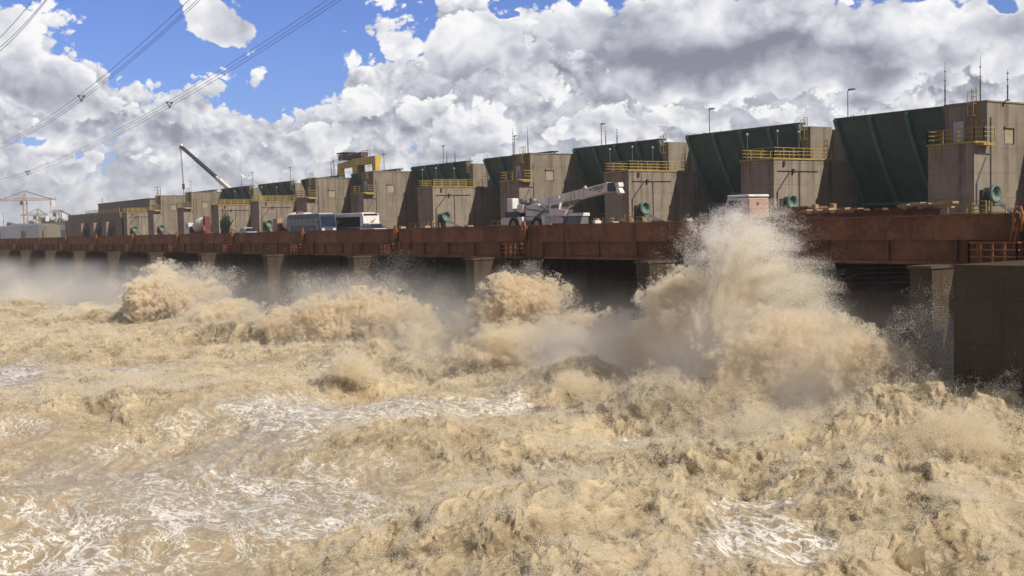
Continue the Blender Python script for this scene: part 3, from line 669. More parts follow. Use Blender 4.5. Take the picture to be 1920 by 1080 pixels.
# ================================================================ FAR LEFT BANK
tag(MB().box(-6000,6000,-6000,6000,-16.2,-16).build('ground', M['earth']), kind='structure')
nx, ny = 60, 40; vs = []; 
for j in range(ny):
    for i in range(nx):
        x = -440-(i/(nx-1))**2*4500; y = 62+(j/(ny-1))**2*3500
        h = -1.6+ (2.5*math.sin(x*.011+1)+2*math.sin(y*.013))*min(1,(-440-x)/400)*.6
        if i == 0 or j == 0: h = -16
        vs.append((x,y,h))
fs = [(j*nx+i, (j+1)*nx+i, (j+1)*nx+i+1, j*nx+i+1) for j in range(ny-1) for i in range(nx-1)]
tag(MB().add(vs, fs, True).build('river_bank', M['earth']), kind='structure')
def shed(lab, px0, px1, pyt, dist, mat, roofmat):
    r0 = ray(px0, 447); s = dist/np.linalg.norm(r0); a = r0*s; b = ray(px1,446)*s; zt = (ray((px0+px1)/2, pyt)*s)[2]
    t = thing('shed', lab, 'building', (a[0],a[1],-3)); d = np.array([-a[1],a[0],0]); 
    u = (b-a)/np.linalg.norm(b-a); w = np.array([-u[1],u[0],0]); 
    if w@a < 0: w = -w
    dp = 22.; c = [a, b, b+w*dp, a+w*dp]
    vs = [(p[0],p[1],-4) for p in c]+[(p[0],p[1],zt*.86) for p in c]
    MB().add(vs,[(0,1,5,4),(1,2,6,5),(2,3,7,6),(3,0,4,7)]).build('wall', mat, t)
    m1, m2 = (c[0]+c[3])/2, (c[1]+c[2])/2
    e = [(p[0],p[1],zt*.86+.01) for p in c]+[(m1[0],m1[1],zt),(m2[0],m2[1],zt)]
    MB().add(e,[(0,1,5,4),(2,3,4,5),(1,2,5),(3,0,4)]).build('roof', roofmat, t)
    L = np.linalg.norm(b-a); m = MB()
    q0 = a+u*L*.4-w*.1; q1 = a+u*L*.6-w*.1
    m.add([(q0[0],q0[1],-3),(q1[0],q1[1],-3),(q1[0],q1[1],zt*.5),(q0[0],q0[1],zt*.5)],[(0,1,2,3)]); m.build('door', M['darksteel'], t)
shed('long pale blue shed at the far left under the big tower crane', 14, 72, 419, 800, M['farblue'], M['farblue'])
shed('tan shed right of the big tower crane', 74, 88, 419, 760, M['fartan'], M['fartan'])
shed('blue grey shed in front of the far trees', 88, 146, 417, 900, M['farblue'], M['darksteel'])
shed('small white building left of the dam end wall', 128, 146, 429, 640, M['door'], M['door'])
shed('low grey shed at the left photo edge', -12, 10, 424, 760, M['farblue'], M['farblue'])
shed('dim brown shed beside the dam end wall', 148, 168, 410, 700, M['earth'], M['dirt'])
def tower_crane(lab, px, pyt, pyj, pxl, pxr, dist, mat):
    r0 = ray(px, 446); s = dist/np.linalg.norm(r0[:2]); p = r0*s; zj = (ray(px,pyj)*s)[2]; zt = (ray(px,pyt)*s)[2]
    right = np.array([ROT[0,0],ROT[1,0],0]); right /= np.linalg.norm(right); k = s*1.0
    L = -right*(px-pxl)*s; Rr = right*(pxr-px)*s
    t = thing('tower_crane', lab, 'tower crane', (p[0],p[1],-3)); w = 1.3
    m = MB()
    for sx in (-w,w):
        for sy in (-w,w): m.bar((p[0]+sx,p[1]+sy,-3),(p[0]+sx,p[1]+sy,zj),.42)
    z = -3; f = 1
    while z < zj-2: m.bar((p[0]-w*f,p[1]-w,z),(p[0]+w*f,p[1]-w,z+3.2),.3); m.bar((p[0]-w,p[1]-w*f,z),(p[0]-w,p[1]+w*f,z+3.2),.3); z += 3.2; f = -f
    m.build('mast', mat, t)
    c = np.array([p[0],p[1],zj]); m = MB()
    for q in (L,Rr): 
        m.bar(c,c+q,.7,.5); m.bar(c+np.array([0,0,1.6]),c+q+np.array([0,0,1.2]),.4,.4)
        n = max(3,int(np.linalg.norm(q)/3))
        for i in range(n): m.bar(c+q*i/n, c+q*(i+.5)/n+np.array([0,0,1.4]),.25); m.bar(c+q*(i+.5)/n+np.array([0,0,1.4]), c+q*(i+1)/n,.25)
    m.build('jib', mat, t)
    m = MB(); m.bar(c,np.array([p[0],p[1],zt]),1.1); m.build('tower_head', mat, t)
    m = MB(); top = np.array([p[0],p[1],zt]); m.bar(top,c+Rr*.9,.45); m.bar(top,c+L*.8,.3); m.build('tie_bar', M['darksteel'], t)
    e = c+Rr*.88; MB().bbox(e[0]-1.4,e[0]+1.4,e[1]-1.4,e[1]+1.4,e[2]-5,e[2]-.4,.2).build('counterweight', M['cranewhite'], t)
    MB().bbox(p[0]-1.6,p[0]+1.6,p[1]-3.2,p[1]-1.4,zj-3.2,zj-.4,.2).build('cab', M['darksteel'], t)
tower_crane('largest faded red tower crane at the far left', 50, 358, 376, -14, 109, 900, M['farpink'])
tower_crane('thin yellow tower crane right of the largest one', 72.5, 391, 404, 40, 92, 1000, M['yellow'])
tower_crane('small red tower crane in front of the far trees', 110, 394, 398, 96, 122, 950, M['farpink'])
m = None
t = thing('lattice_jib', 'dark sloping lattice boom right of the small red tower crane', 'crane boom', tuple(atz(125,446,-3)*1.0)); 
s0 = 900/np.linalg.norm(ray(112,395)); s1 = 900/np.linalg.norm(ray(143,408))
m = MB(); m.bar(ray(112,395)*s0, ray(143,408)*s1, .8,.8); m.build('boom', M['darksteel'], t); m = MB(); m.bar(ray(143,408)*s1, ray(143,446)*s1, 1.2); m.build('post', M['darksteel'], t)
def pole(lab, px, pyt, dist, arms):
    r0 = ray(px,446); s = dist/np.linalg.norm(r0[:2]); p = r0*s; zt = (ray(px,pyt)*s)[2]
    t = thing('power_pole', lab, 'power pole', (p[0],p[1],-3)); MB().tube([(p[0],p[1],-3),(p[0],p[1],zt)],.2,6,.1).build('mast', M['wire'], t)
    right = np.array([ROT[0,0],ROT[1,0],0]); m = MB()
    for d in arms: c = np.array([p[0],p[1],zt-d]); m.bar(c-right*1.3,c+right*1.3,.16)
    m.build('cross_arm', M['wire'], t)
pole('thin power pole at the far left photo edge', 8, 398, 800, (.6,6,9))
pole('dark power pole with short cross arm on the tower near the end wall', 299, 349, 420, (.5,1.4))

# trees beyond the sheds: trunk, limbs and a crown of many leaf clumps
def tree(lab, px, pyt, dist, wide, seed):
    r0 = ray(px,446); s = dist/np.linalg.norm(r0[:2]); p = r0*s; zt = (ray(px,pyt)*s)[2]; r = np.random.default_rng(seed); W = wide*s/2
    t = thing('broadleaf_tree', lab, 'tree', (p[0],p[1],-3), 'trees on the far left bank'); H = zt+3
    m = MB(); m.tube([(p[0],p[1],-4),(p[0]+.2,p[1],-3+H*.3),(p[0],p[1],-3+H*.75)],.7,7,.25)
    for i in range(6): a = r.uniform(0,6.28); m.tube([(p[0],p[1],-3+H*(.25+.06*i)),(p[0]+math.cos(a)*W*.6,p[1]+math.sin(a)*W*.6,-3+H*(.55+.05*i))],.3,5,.08)
    m.build('trunk', M['bark'], t)
    cl = [(r.normal(0,.42,3)*np.array([W,W,H*.26])+np.array([p[0],p[1],-3+H*.62]), r.uniform(.25,.5)*min(W,H*.5)) for _ in range(16)]
    vs, fs = [], []
    for c, rad in cl:
        for _ in range(55):
            q = c + r.normal(0,.5,3)*rad; q[2] = min(q[2], zt); u = r.normal(0,1,3); u /= np.linalg.norm(u); v = np.cross(u, r.normal(0,1,3)); v /= np.linalg.norm(v); z = r.uniform(.5,1.2)
            o = len(vs); vs += [q-u*z, q+v*z*.7, q+u*z, q-v*z*.7]; fs.append((o,o+1,o+2,o+3))
    MB().add(vs, fs).build('crown', M['leaf'], t)
for i, (px, py, w, lab) in enumerate([(-6,414,22,'low tree at the left photo edge'),(20,414,26,'wide low tree left of the largest tower crane'),(36,412,20,'rounded tree just left of the tower crane mast'),(62,409,18,'tree between the two left tower cranes'),
        (88,402,22,'tree right of the yellow tower crane'),(103,404,20,'dark tree left of the small red tower crane'),(118,399,20,'tallest tree right of the small red tower crane'),(132,406,16,'small tree under the sloping lattice boom'),
        (150,403,24,'tree nearest the dam end wall'),(172,405,18,'last tree touching the dam end wall')]):
    tree(lab, px, py, 1100, w, 40+i)

# ================================================================ POWER LINES crossing the river high above
def wires(lab, A, B, n, gap, grp, sp):
    t = thing('power_line', lab, 'power line', tuple((A+B)/2), grp); d = (B-A)/np.linalg.norm(B-A)
    side = np.cross(d,[0,0,1]); side /= np.linalg.norm(side); offs = [side*gap*.5, -side*gap*.5, np.array([0,0,-gap*.85]), np.array([0,0,gap*.4])][:n]
    L = np.linalg.norm(B-A); pt = lambda u, o: A+(B-A)*u+o+np.array([0,0,-L*.02*4*u*(1-u)])
    for o in offs: MB().tube([pt(-.35+1.5*i/42,o) for i in range(43)],.022,5).build('wire', M['wire'], t)
    for u in sp:
        m = MB(); q = [pt(u,o) for o in offs]
        for i in range(len(q)): m.bar(q[i],q[(i+1)%len(q)],.09)
        for z in q: m.bbox(z[0]-.1,z[0]+.1,z[1]-.1,z[1]+.1,z[2]-.1,z[2]+.1,.02)
        m.build('spacer', M['wire'], t)
def dpt(px, py, dist): r0 = ray(px,py); return r0*dist/np.linalg.norm(r0)
wires('upper bundle of power lines slanting across the blue sky at upper left', dpt(440,-75,90), dpt(-60,288,230), 3, .62, 'power lines across the river', (.36,))
wires('lower bundle of power lines slanting down to the left past the crane boom', dpt(760,-95,90), dpt(-90,350,300), 3, .62, 'power lines across the river', (.26,.62))
wires('short bundle of power lines in the top left corner', dpt(110,-50,80), dpt(-60,120,120), 3, .75, 'power lines across the river', ())
# ================================================================ RIVER: churning brown flood water
_pr = np.random.default_rng(3); PERM = np.tile(_pr.permutation(512).astype(np.int32), 3)
_g2 = _pr.uniform(0, 2*np.pi, 512); G2 = np.stack([np.cos(_g2), np.sin(_g2)], 1).astype(np.float32)
_g3 = _pr.normal(0, 1, (512,3)); G3 = (_g3/np.linalg.norm(_g3, axis=1)[:,None]).astype(np.float32)
def _fade(t): return t*t*t*(t*(t*6-15)+10)
def n2(x, y):
    xi = np.floor(x).astype(np.int32); yi = np.floor(y).astype(np.int32)
    fx = (x-xi).astype(np.float32); fy = (y-yi).astype(np.float32); u, v = _fade(fx), _fade(fy); xi &= 511; yi &= 511
    def g(a, b): h = G2[PERM[PERM[(xi+a)&511]+((yi+b)&511)]]; return h[:,0]*(fx-a)+h[:,1]*(fy-b)
    a = g(0,0); a += u*(g(1,0)-a); b = g(0,1); b += u*(g(1,1)-b); return (a+v*(b-a))*1.45
def n3(p):
    pi = np.floor(p).astype(np.int32); f = (p-pi).astype(np.float32); u = _fade(f); pi &= 511
    def g(a,b,c):
        h = G3[PERM[PERM[PERM[(pi[:,0]+a)&511]+((pi[:,1]+b)&511)]+((pi[:,2]+c)&511)]]
        return h[:,0]*(f[:,0]-a)+h[:,1]*(f[:,1]-b)+h[:,2]*(f[:,2]-c)
    l = lambda a,b,t: a+t*(b-a); ux, uy, uz = u.T
    return l(l(l(g(0,0,0),g(1,0,0),ux),l(g(0,1,0),g(1,1,0),ux),uy),l(l(g(0,0,1),g(1,0,1),ux),l(g(0,1,1),g(1,1,1),ux),uy),uz)*1.5
def sstep(a, b, x): t = np.clip((x-a)/(b-a),0,1); return t*t*(3-2*t)
RGT = np.array([ROT[0,0], ROT[1,0], 0]); RGT /= np.linalg.norm(RGT); FWD = np.array([-RGT[1], RGT[0], 0])
WB = [atz(px,py,WL) for px,py in ()]
def ell(x, y, px, py, rx, ry):                          # soft world ellipse around the water point seen at px,py
    c = atz(px,py,WL); dist = math.hypot(c[0],c[1]); rx = rx/F*dist; ry = ry/F*dist*dist/12.
    fw = c[:2]/dist; a = ((x-c[0])*fw[0]+(y-c[1])*fw[1])/ry; b = ((x-c[0])*fw[1]-(y-c[1])*fw[0])/rx
    return np.exp(-(a*a+b*b))
CALM = [(740,772,300,32,1.1),(560,800,160,25,.8),(270,915,300,60,.85),(80,1020,200,50,.7),(480,1020,180,50,.7),(1165,826,90,18,1.2),(1400,985,120,32,1.2),(1500,1040,130,28,1.0),(720,900,130,40,.9),
        (180,855,230,40,.7),(640,700,60,16,.6),(100,695,150,14,.7),(1620,870,60,20,.6),(1330,1060,60,40,.6)]
FOAMY = [(800,765,230,24,1.),(600,800,180,20,.8),(1165,826,90,18,1.1),(360,930,160,40,.5),(640,1000,120,40,.5),(1400,975,120,26,.9),(1500,1045,110,26,.9),(60,640,110,14,.8),(60,700,120,12,.7),(470,960,150,40,.45),(250,1050,200,30,.5),(620,700,60,14,.7),(1120,670,40,10,.6)]
HUMP = [(900,850,230,34,.9),(1000,800,120,25,.6),(650,865,120,25,.6),(1060,985,260,50,1.5),(900,1060,200,40,1.2),(1240,900,200,40,.8),(1560,960,130,55,1.0),(1720,1000,90,40,.6),(1800,820,180,40,1.6),(300,770,200,36,1.1),(60,800,120,40,.6),
        (700,690,120,24,.8),(1000,690,140,26,.9),(1080,730,120,22,.9),(520,745,90,14,.6),(1300,770,200,30,.9),(860,690,70,18,.7),(460,640,120,16,.8),(240,650,160,16,.6),(1480,840,160,40,.6)]
MOUND = [(680,662,150,5.2,6),(575,655,100,3.6,5),(985,655,95,4.2,4.5),(1310,725,120,5.2,5),(1470,745,170,4.2,5),(1620,765,100,4.0,4.5),(1130,665,90,3.8,4),(330,612,100,4.0,8),(420,622,110,2.8,7),
         (470,655,100,2.6,4),(820,668,80,2.6,4),(1800,885,210,2.6,5),(1400,800,260,1.8,4),(900,690,90,1.8,3),(660,735,70,2.0,3),(1080,752,90,1.8,3),(260,800,230,1.8,3),(1060,1010,200,1.1,3),(12,545,60,3.0,9),(180,610,120,2.4,8)]
def mounds(x, y):
    s = np.zeros_like(x)
    for px,py,rx,hh,dp in MOUND:
        c = atz(px,py,WL); d = math.hypot(c[0],c[1]); fw = c[:2]/d; c2 = c[:2]+fw*dp*.9
        a = ((x-c2[0])*fw[0]+(y-c2[1])*fw[1])/dp; b = ((x-c2[0])*fw[1]-(y-c2[1])*fw[0])/(rx/F*d)
        a = np.where(a < 0, a*1.45, a); s = s + .62*hh*np.exp(-(a*a+b*b)**1.3)
    return s
def water_height(x, y):
    wx = x + 1.8*n2(x/9, y/9) + .5*n2(x/2.7+7, y/2.7); wy = y + 1.8*n2(x/9+31, y/9+9) + .5*n2(x/2.7, y/2.7+17)
    calm = np.zeros_like(x); hump = np.zeros_like(x)
    for px,py,rx,ry,w_ in CALM: calm += w_*ell(wx,wy,px,py,rx,ry)
    for px,py,rx,ry,w_ in HUMP: hump += w_*ell(wx,wy,px,py,rx,ry)
    nz = n2(wx/7.5+3, wy/7.5)
    mo = mounds(wx, wy)*(.85+.35*n2(wx/3.2+60, wy/3.2)); hump = hump + np.minimum(mo*.5, 1.3)
    R = sstep(-.15, .75, .42 + .55*nz + .5*np.minimum(hump,1.2) - .85*np.minimum(calm,1.2))
    h = 1.15*n2(wx/17, wy/17) + .75*n2(wx/8+5, wy/8) + (hump-np.minimum(mo*.5,1.3)) + mo
    b = lambda s, o: np.abs(n2(wx/s+o, wy/s+o*1.7))
    dist = np.hypot(x, y); fade = lambda s: np.clip(s*60/dist, 0, 1)
    rough = .85*b(4.4,1) + .42*n2(wx/1.9,wy/1.9) + .24*b(1.3,5) + .24*n2(wx/.8+4,wy/.8) + .14*b(.5,13) + .10 + .25
    rough += .16*n2(wx/.26+2, wy/.26) + .05*n2(wx/.13, wy/.13)
    ax, ay = wx*.94-wy*.34, wx*.34+wy*.94
    rip = .22*np.abs(n2(ax/4.2, ay/1.5)) + .08*np.abs(n2(ax/1.5, ay/.6)) + .025*np.abs(n2(ax/.5, ay/.22)) + .012*n2(x/.2, y/.2)
    h = h + R*(rough-.6) + (1-R)*(.25-rip)
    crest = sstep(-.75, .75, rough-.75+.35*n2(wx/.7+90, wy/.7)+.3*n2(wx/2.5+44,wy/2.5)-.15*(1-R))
    return h, R, hump, crest
NA, NR = 1350, 1800
al = np.linspace(R_(4), R_(72), NA); rr = 25.0*(520/25.0)**np.linspace(0,1,NR)
A, RR = np.meshgrid(al, rr); x = (-RR*np.cos(A)).ravel().astype(np.float64); y = (RR*np.sin(A)).ravel()
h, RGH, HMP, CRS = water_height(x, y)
hx = RGH*.5*n2(x/1.6+50, y/1.6)+RGH*.15*n2(x/.5, y/.5+3); hy = RGH*.5*n2(x/1.6, y/1.6+70)+RGH*.15*n2(x/.5+9, y/.5)
co3 = np.stack([x+hx, y+hy, WL+h], 1)
idx = np.arange(NA*NR).reshape(NR,NA)
quads = np.stack([idx[:-1,:-1],idx[:-1,1:],idx[1:,1:],idx[1:,:-1]],-1).reshape(-1,4)[:,::-1]
me = bpy.data.meshes.new('river_water'); me.vertices.add(len(co3)); me.vertices.foreach_set('co', co3.astype(np.float32).ravel())
me.loops.add(quads.size); me.loops.foreach_set('vertex_index', quads.astype(np.int32).ravel())
me.polygons.add(len(quads)); me.polygons.foreach_set('loop_start', np.arange(0,quads.size,4,dtype=np.int32)); me.polygons.foreach_set('use_smooth', np.ones(len(quads),bool))
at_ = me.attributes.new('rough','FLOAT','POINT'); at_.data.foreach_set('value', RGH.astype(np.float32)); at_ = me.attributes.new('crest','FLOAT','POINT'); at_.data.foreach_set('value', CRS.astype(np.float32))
fz = np.zeros(len(x))
for px,py,rx,ry,w_ in FOAMY: fz += w_*ell(x,y,px,py,rx,ry)
at_ = me.attributes.new('foamy','FLOAT','POINT'); at_.data.foreach_set('value', np.minimum(fz,1.2).astype(np.float32)); me.update()
m, t, b = new_mat('muddy_foam_water')
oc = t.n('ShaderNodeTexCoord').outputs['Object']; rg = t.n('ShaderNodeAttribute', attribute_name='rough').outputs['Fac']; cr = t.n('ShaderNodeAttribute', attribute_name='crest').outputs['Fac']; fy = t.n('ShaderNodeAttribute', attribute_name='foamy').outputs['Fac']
wv = t.n('ShaderNodeTexNoise'); t.set(wv,'Vector',oc); wv.inputs['Scale'].default_value = .35; wv.inputs['Detail'].default_value = 4
v = t.vmath('ADD', oc, t.vmath('SCALE', t.vmath('SUBTRACT', wv.outputs['Color'], (.5,.5,.5)), 3.4))
mp = t.n('ShaderNodeMapping'); t.set(mp,'Vector',v); mp.inputs['Rotation'].default_value = (0,0,R_(20)); mp.inputs['Scale'].default_value = (.5,1.2,.4); v = mp.outputs[0]
def lace(sc, wd): n = t.noise(v, sc, 4, .62); return t.math('SUBTRACT', 1, t.smooth(t.math('ABSOLUTE', t.math('SUBTRACT', n, .5)), wd*.25, wd))
big = t.math('ADD', t.smooth(t.noise(oc, .16, 4, .65), .42, .66), fy, clamp=True)
fo = t.math('MAXIMUM', lace(.36,.02), t.math('MAXIMUM', t.math('MULTIPLY', lace(.85,.030), .95), t.math('MULTIPLY', lace(2.0,.04), .7)))
sheet = t.math('MULTIPLY', t.smooth(t.noise(v, 1.1, 9, .76), .52, .64), .7)
calm = t.math('SUBTRACT', 1, rg)
foam = t.math('MULTIPLY', t.math('MAXIMUM', t.math('MULTIPLY', fo, t.math('MULTIPLY_ADD', big, .58, .42)), t.math('MULTIPLY', t.math('MULTIPLY', sheet, big), .9)), t.math('MULTIPLY_ADD', calm, .9, .12), clamp=True)
foam = t.math('MULTIPLY', t.smooth(foam, .12, .9), .9)
brown = t.mix(t.noise(oc, .5, 5, .6), (.31,.235,.145), (.44,.35,.235))
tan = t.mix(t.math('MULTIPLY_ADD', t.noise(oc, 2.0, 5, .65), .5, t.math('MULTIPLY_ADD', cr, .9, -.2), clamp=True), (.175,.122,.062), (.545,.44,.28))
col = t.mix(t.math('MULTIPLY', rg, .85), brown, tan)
col = t.mix(foam, col, (.80,.77,.71))
t.set(b,'Base Color',col); t.set(b,'Roughness', t.math('MULTIPLY_ADD', t.math('MULTIPLY', rg, cr), .45, .28)); b.inputs['Specular IOR Level'].default_value = .3
bp = t.n('ShaderNodeBump'); t.set(bp,'Height', t.math('MULTIPLY_ADD', foam, .35, t.noise(oc, 5, 4, .6))); bp.inputs['Strength'].default_value = .45; bp.inputs['Distance'].default_value = .12
t.set(b,'Normal',bp.outputs[0])
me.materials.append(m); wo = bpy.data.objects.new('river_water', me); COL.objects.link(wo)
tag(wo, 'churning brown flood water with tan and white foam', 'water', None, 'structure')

# ================================================================ SPRAY: every droplet a small sphere in a point cloud
def spray_mat(name, c0, c1):
    m, t, b = new_mat(name); m.node_tree.nodes.remove(b)
    tn = t.n('ShaderNodeAttribute', attribute_name='tint').outputs['Fac']; col = t.mix(tn, c0, c1)
    df = t.n('ShaderNodeBsdfDiffuse'); t.set(df,'Color',col); tr = t.n('ShaderNodeBsdfTranslucent'); t.set(tr,'Color',col)
    mx = t.n('ShaderNodeMixShader'); mx.inputs[0].default_value = .5; t.l.new(df.outputs[0],mx.inputs[1]); t.l.new(tr.outputs[0],mx.inputs[2])
    t.l.new(mx.outputs[0], m.node_tree.nodes['Material Output'].inputs[0]); return m
M['spray'] = spray_mat('muddy_spray_droplets', (.885,.795,.615), (.97,.96,.94))
def cloud(name, P, rad, tint, lab, cat):
    print("CLOUD", name, len(P), float(rad.mean()));
    me = bpy.data.meshes.new(name); me.vertices.add(len(P)); me.vertices.foreach_set('co', P.astype(np.float32).ravel())
    a = me.attributes.new('radius','FLOAT','POINT'); a.data.foreach_set('value', rad.astype(np.float32))
    a = me.attributes.new('tint','FLOAT','POINT'); a.data.foreach_set('value', tint.astype(np.float32))
    me.materials.append(M['spray'])
    o = bpy.data.objects.new(name, me); COL.objects.link(o)
    bpy.context.view_layer.objects.active = o
    for q in bpy.context.selected_objects: q.select_set(False)
    o.select_set(True); bpy.ops.object.convert(target='POINTCLOUD'); o = bpy.context.view_layer.objects.active; o.select_set(False)
    return tag(o, lab, cat, None, 'stuff')
prng = np.random.default_rng(21)
def puff(px, py, w, h, Y, dep, rho, r, lump=1.6, thr=.35, amp=.8, tint=(.0,.5), soft=.3, streak=None, shear=0., cut=None):
    """a noisy ellipsoid of droplets, w and h in photo pixels at distance plane Y"""
    rho *= 1.9*1.7; r *= .74*.77
    c = at(px, py, Y); ppm = F/np.linalg.norm(c); a = np.array([w/ppm/2, dep/2, h/ppm/2]); vol = 4.19*a.prod(); n = int(vol*rho)
    q = prng.normal(0,1,(n,3)); q /= np.linalg.norm(q,axis=1)[:,None]; q *= prng.random((n,1))**(1/3)
    P = c + (q[:,:1]*a[0]+q[:,2:]*a[2]*shear)*RGT + q[:,1:2]*a[1]*FWD + np.array([0,0,1.])*q[:,2:]*a[2]
    s = P/lump
    if streak is not None:                               # stretch the lumps along the throw direction away from a source
        src = at(streak[0], streak[1], Y); d = P-src; L = np.linalg.norm(d,axis=1,keepdims=True); s = np.concatenate([d/L*streak[2]/lump, L/(lump*3.5)],1)[:,[0,2,3]]+np.concatenate([d/L*1.7],1)
    b = .50*np.abs(n3(s)) + .34*np.abs(n3(s*2.1+9)) + .22*n3(s*4.3+3) + .14*n3(s*9.+5) + .35*n3(s*.45+20) + .12
    e = 1-np.linalg.norm(q,axis=1)
    val = e*1.5 + (b-.36)*amp*2.2 - thr
    k = prng.random(n) < sstep(0, soft, val)**1.3
    P = P[k]; val = val[k]; n = len(P)
    rad = r*np.exp(prng.normal(0,.35,n)); tn = np.clip(tint[0]+(tint[1]-tint[0])*(1-sstep(0,.5,val))+prng.normal(0,.12,n),0,1)
    ok = P[:,2] > WL-.5
    return P[ok], rad[ok], tn[ok]
def many(lst): z = [puff(**q) if isinstance(q, dict) else puff(*q) for q in lst]; return [np.concatenate([a[i] for a in z]) for i in range(3)]

m = bpy.data.materials.new('river_mist'); m.use_nodes = True; t = NT(m.node_tree); m.node_tree.nodes.remove(m.node_tree.nodes['Principled BSDF'])
pv = t.n('ShaderNodeVolumePrincipled'); pv.inputs['Color'].default_value = (.97,.96,.95,1); pv.inputs['Anisotropy'].default_value = .35
oc = t.n('ShaderNodeTexCoord').outputs['Object']; sx = t.n('ShaderNodeSeparateXYZ'); t.set(sx,0,oc)
hf = t.smooth(sx.outputs[2], -3.2, -10.5); nf = t.smooth(t.noise(oc, .10, 3, .55), .38, .70)
ef = t.math('MULTIPLY', t.smooth(sx.outputs[1], 61.5, 58), t.smooth(sx.outputs[1], 42, 52))
t.set(pv,'Density', t.math('MULTIPLY', t.math('MULTIPLY', t.math('MULTIPLY', hf, nf), ef), .20)); t.l.new(pv.outputs[0], m.node_tree.nodes['Material Output'].inputs['Volume'])
tag(MB().box(-360,-37,42,61.5,-13.5,-3.2).build('mist', m), 'thin pale mist hanging in front of the river piers', 'mist', None, 'stuff')

m = bpy.data.materials.new('far_haze'); m.use_nodes = True; t = NT(m.node_tree); m.node_tree.nodes.remove(m.node_tree.nodes['Principled BSDF'])
pv = t.n('ShaderNodeVolumePrincipled'); pv.inputs['Color'].default_value = (.93,.94,.97,1); pv.inputs['Density'].default_value = .00018; pv.inputs['Anisotropy'].default_value = .2
t.l.new(pv.outputs[0], m.node_tree.nodes['Material Output'].inputs['Volume'])
tag(MB().box(-2600,260,-400,2200,-17.2,75).build('haze', m), 'faint bluish haze over the far end of the dam', 'haze', None, 'stuff')
K = lambda *a, **k: dict(zip(('px','py','w','h','Y','dep','rho','r'), a), **k)
# biggest splash, in front of the girder
P_ = many([
 K(1403,507,320,262,55,5,2200,.013,lump=1.5,thr=.1,amp=.9,tint=(.55,1.),soft=1.1,streak=(1330,720,6.)),
 K(1398,460,280,185,55,4,1700,.012,lump=.9,thr=.1,amp=1.,tint=(.9,1.),soft=1.1,streak=(1340,700,6.)),
 K(1310,600,260,230,55,6,2200,.016,lump=1.8,thr=.15,amp=.8,tint=(.0,.45),soft=.7),
 K(1262,548,170,105,55,4,2600,.015,lump=1.2,thr=.2,amp=.9,tint=(.35,.9),soft=.7),
 K(1385,590,260,230,54,5,1500,.014,lump=1.6,thr=.15,amp=.8,tint=(.2,.7),soft=.9,streak=(1330,740,6.)),
 K(1480,660,360,190,53,6,2200,.016,lump=1.7,thr=.15,amp=.8,tint=(.05,.55),soft=.75),
 K(1620,690,220,170,53,6,2000,.016,lump=1.7,thr=.15,amp=.8,tint=(.05,.55),soft=.75),
 K(1440,740,480,140,51,6,1600,.015,lump=1.5,thr=.15,amp=.8,tint=(.1,.55),soft=.9),
 K(1545,590,150,190,55,3,1100,.012,lump=.9,thr=.2,amp=1.,tint=(.6,1.),soft=1.,shear=-.5,streak=(1480,700,6.)),
 K(1490,570,230,220,55,4,1000,.013,lump=1.4,thr=.15,amp=.9,tint=(.45,.95),soft=1.1,streak=(1380,740,6.),shear=-.4),
 K(1690,700,150,200,53,4,700,.014,lump=1.4,thr=.15,amp=.9,tint=(.3,.8),soft=1.1),
 K(1130,625,190,120,60,5,2200,.018,lump=1.4,thr=.15,amp=1.,tint=(.0,.35),soft=.6),
 K(1230,665,240,140,56,5,1500,.016,lump=1.6,thr=.2,amp=.85,tint=(.1,.55),soft=.9),
 K(1400,488,380,290,56,6,90,.011,lump=1.5,thr=.05,amp=.9,tint=(.8,1.),soft=1.3)])
cloud('spray', *P_, 'biggest splash of tan spray bursting up to the deck in front of the truck', 'spray')
P_ = many([K(985,572,220,145,57,6,2300,.018,lump=1.15,thr=.14,amp=1.,tint=(.0,.45),soft=.5),K(985,515,150,80,60,4,260,.014,lump=.9,thr=.2,amp=1.,tint=(.6,1.),soft=1.),K(915,600,170,120,60,5,900,.017,lump=1.6,thr=.15,amp=.85,tint=(.3,.7),soft=1.),K(985,635,290,90,53,6,1100,.018,lump=1.6,thr=.15,amp=.85,tint=(.1,.55),soft=.9)])
cloud('spray', *P_, 'rounded billow of tan spray below the white wheeled crane', 'spray')
P_ = many([K(680,600,300,130,50,7,1700,.021,lump=1.25,thr=.14,amp=1.05,tint=(.0,.5),soft=.5),K(575,625,230,110,49,7,1700,.021,lump=1.2,thr=.16,amp=1.05,tint=(.0,.5),soft=.5),K(680,540,230,90,55,6,170,.016,lump=1.2,thr=.1,amp=1.,tint=(.6,1.),soft=1.2),K(470,645,220,80,47,6,1200,.021,lump=1.7,thr=.2,amp=.85,tint=(.1,.55),soft=.9),K(810,635,190,90,52,5,1100,.019,lump=1.5,thr=.2,amp=.85,tint=(.15,.6),soft=.9)])
cloud('spray', *P_, 'broad tan billow of spray below the coach and the small car', 'spray')
P_ = many([K(325,565,220,110,49,10,800,.032,lump=1.8,thr=.14,amp=1.05,tint=(.1,.6),soft=.5),K(410,595,230,80,48,9,700,.032,lump=2.6,thr=.15,amp=.8,tint=(.1,.55),soft=.8),K(305,518,90,70,49,6,500,.028,lump=1.7,thr=.15,amp=.9,tint=(.35,.8),soft=.8),K(12,522,80,40,56,10,350,.045,lump=3,thr=.15,amp=.9,tint=(.2,.6),soft=.8),K(200,595,260,60,47,9,500,.032,lump=2.6,thr=.2,amp=.8,tint=(.3,.7),soft=1.)])
P_ = [np.concatenate(z) for z in zip(P_, many([K(330,530,300,80,50,7,60,.03,lump=1.4,thr=.05,amp=1.1,tint=(.5,1.),soft=1.),K(610,555,330,110,51,6,60,.022,lump=1.2,thr=.05,amp=1.1,tint=(.5,1.),soft=1.)]))]
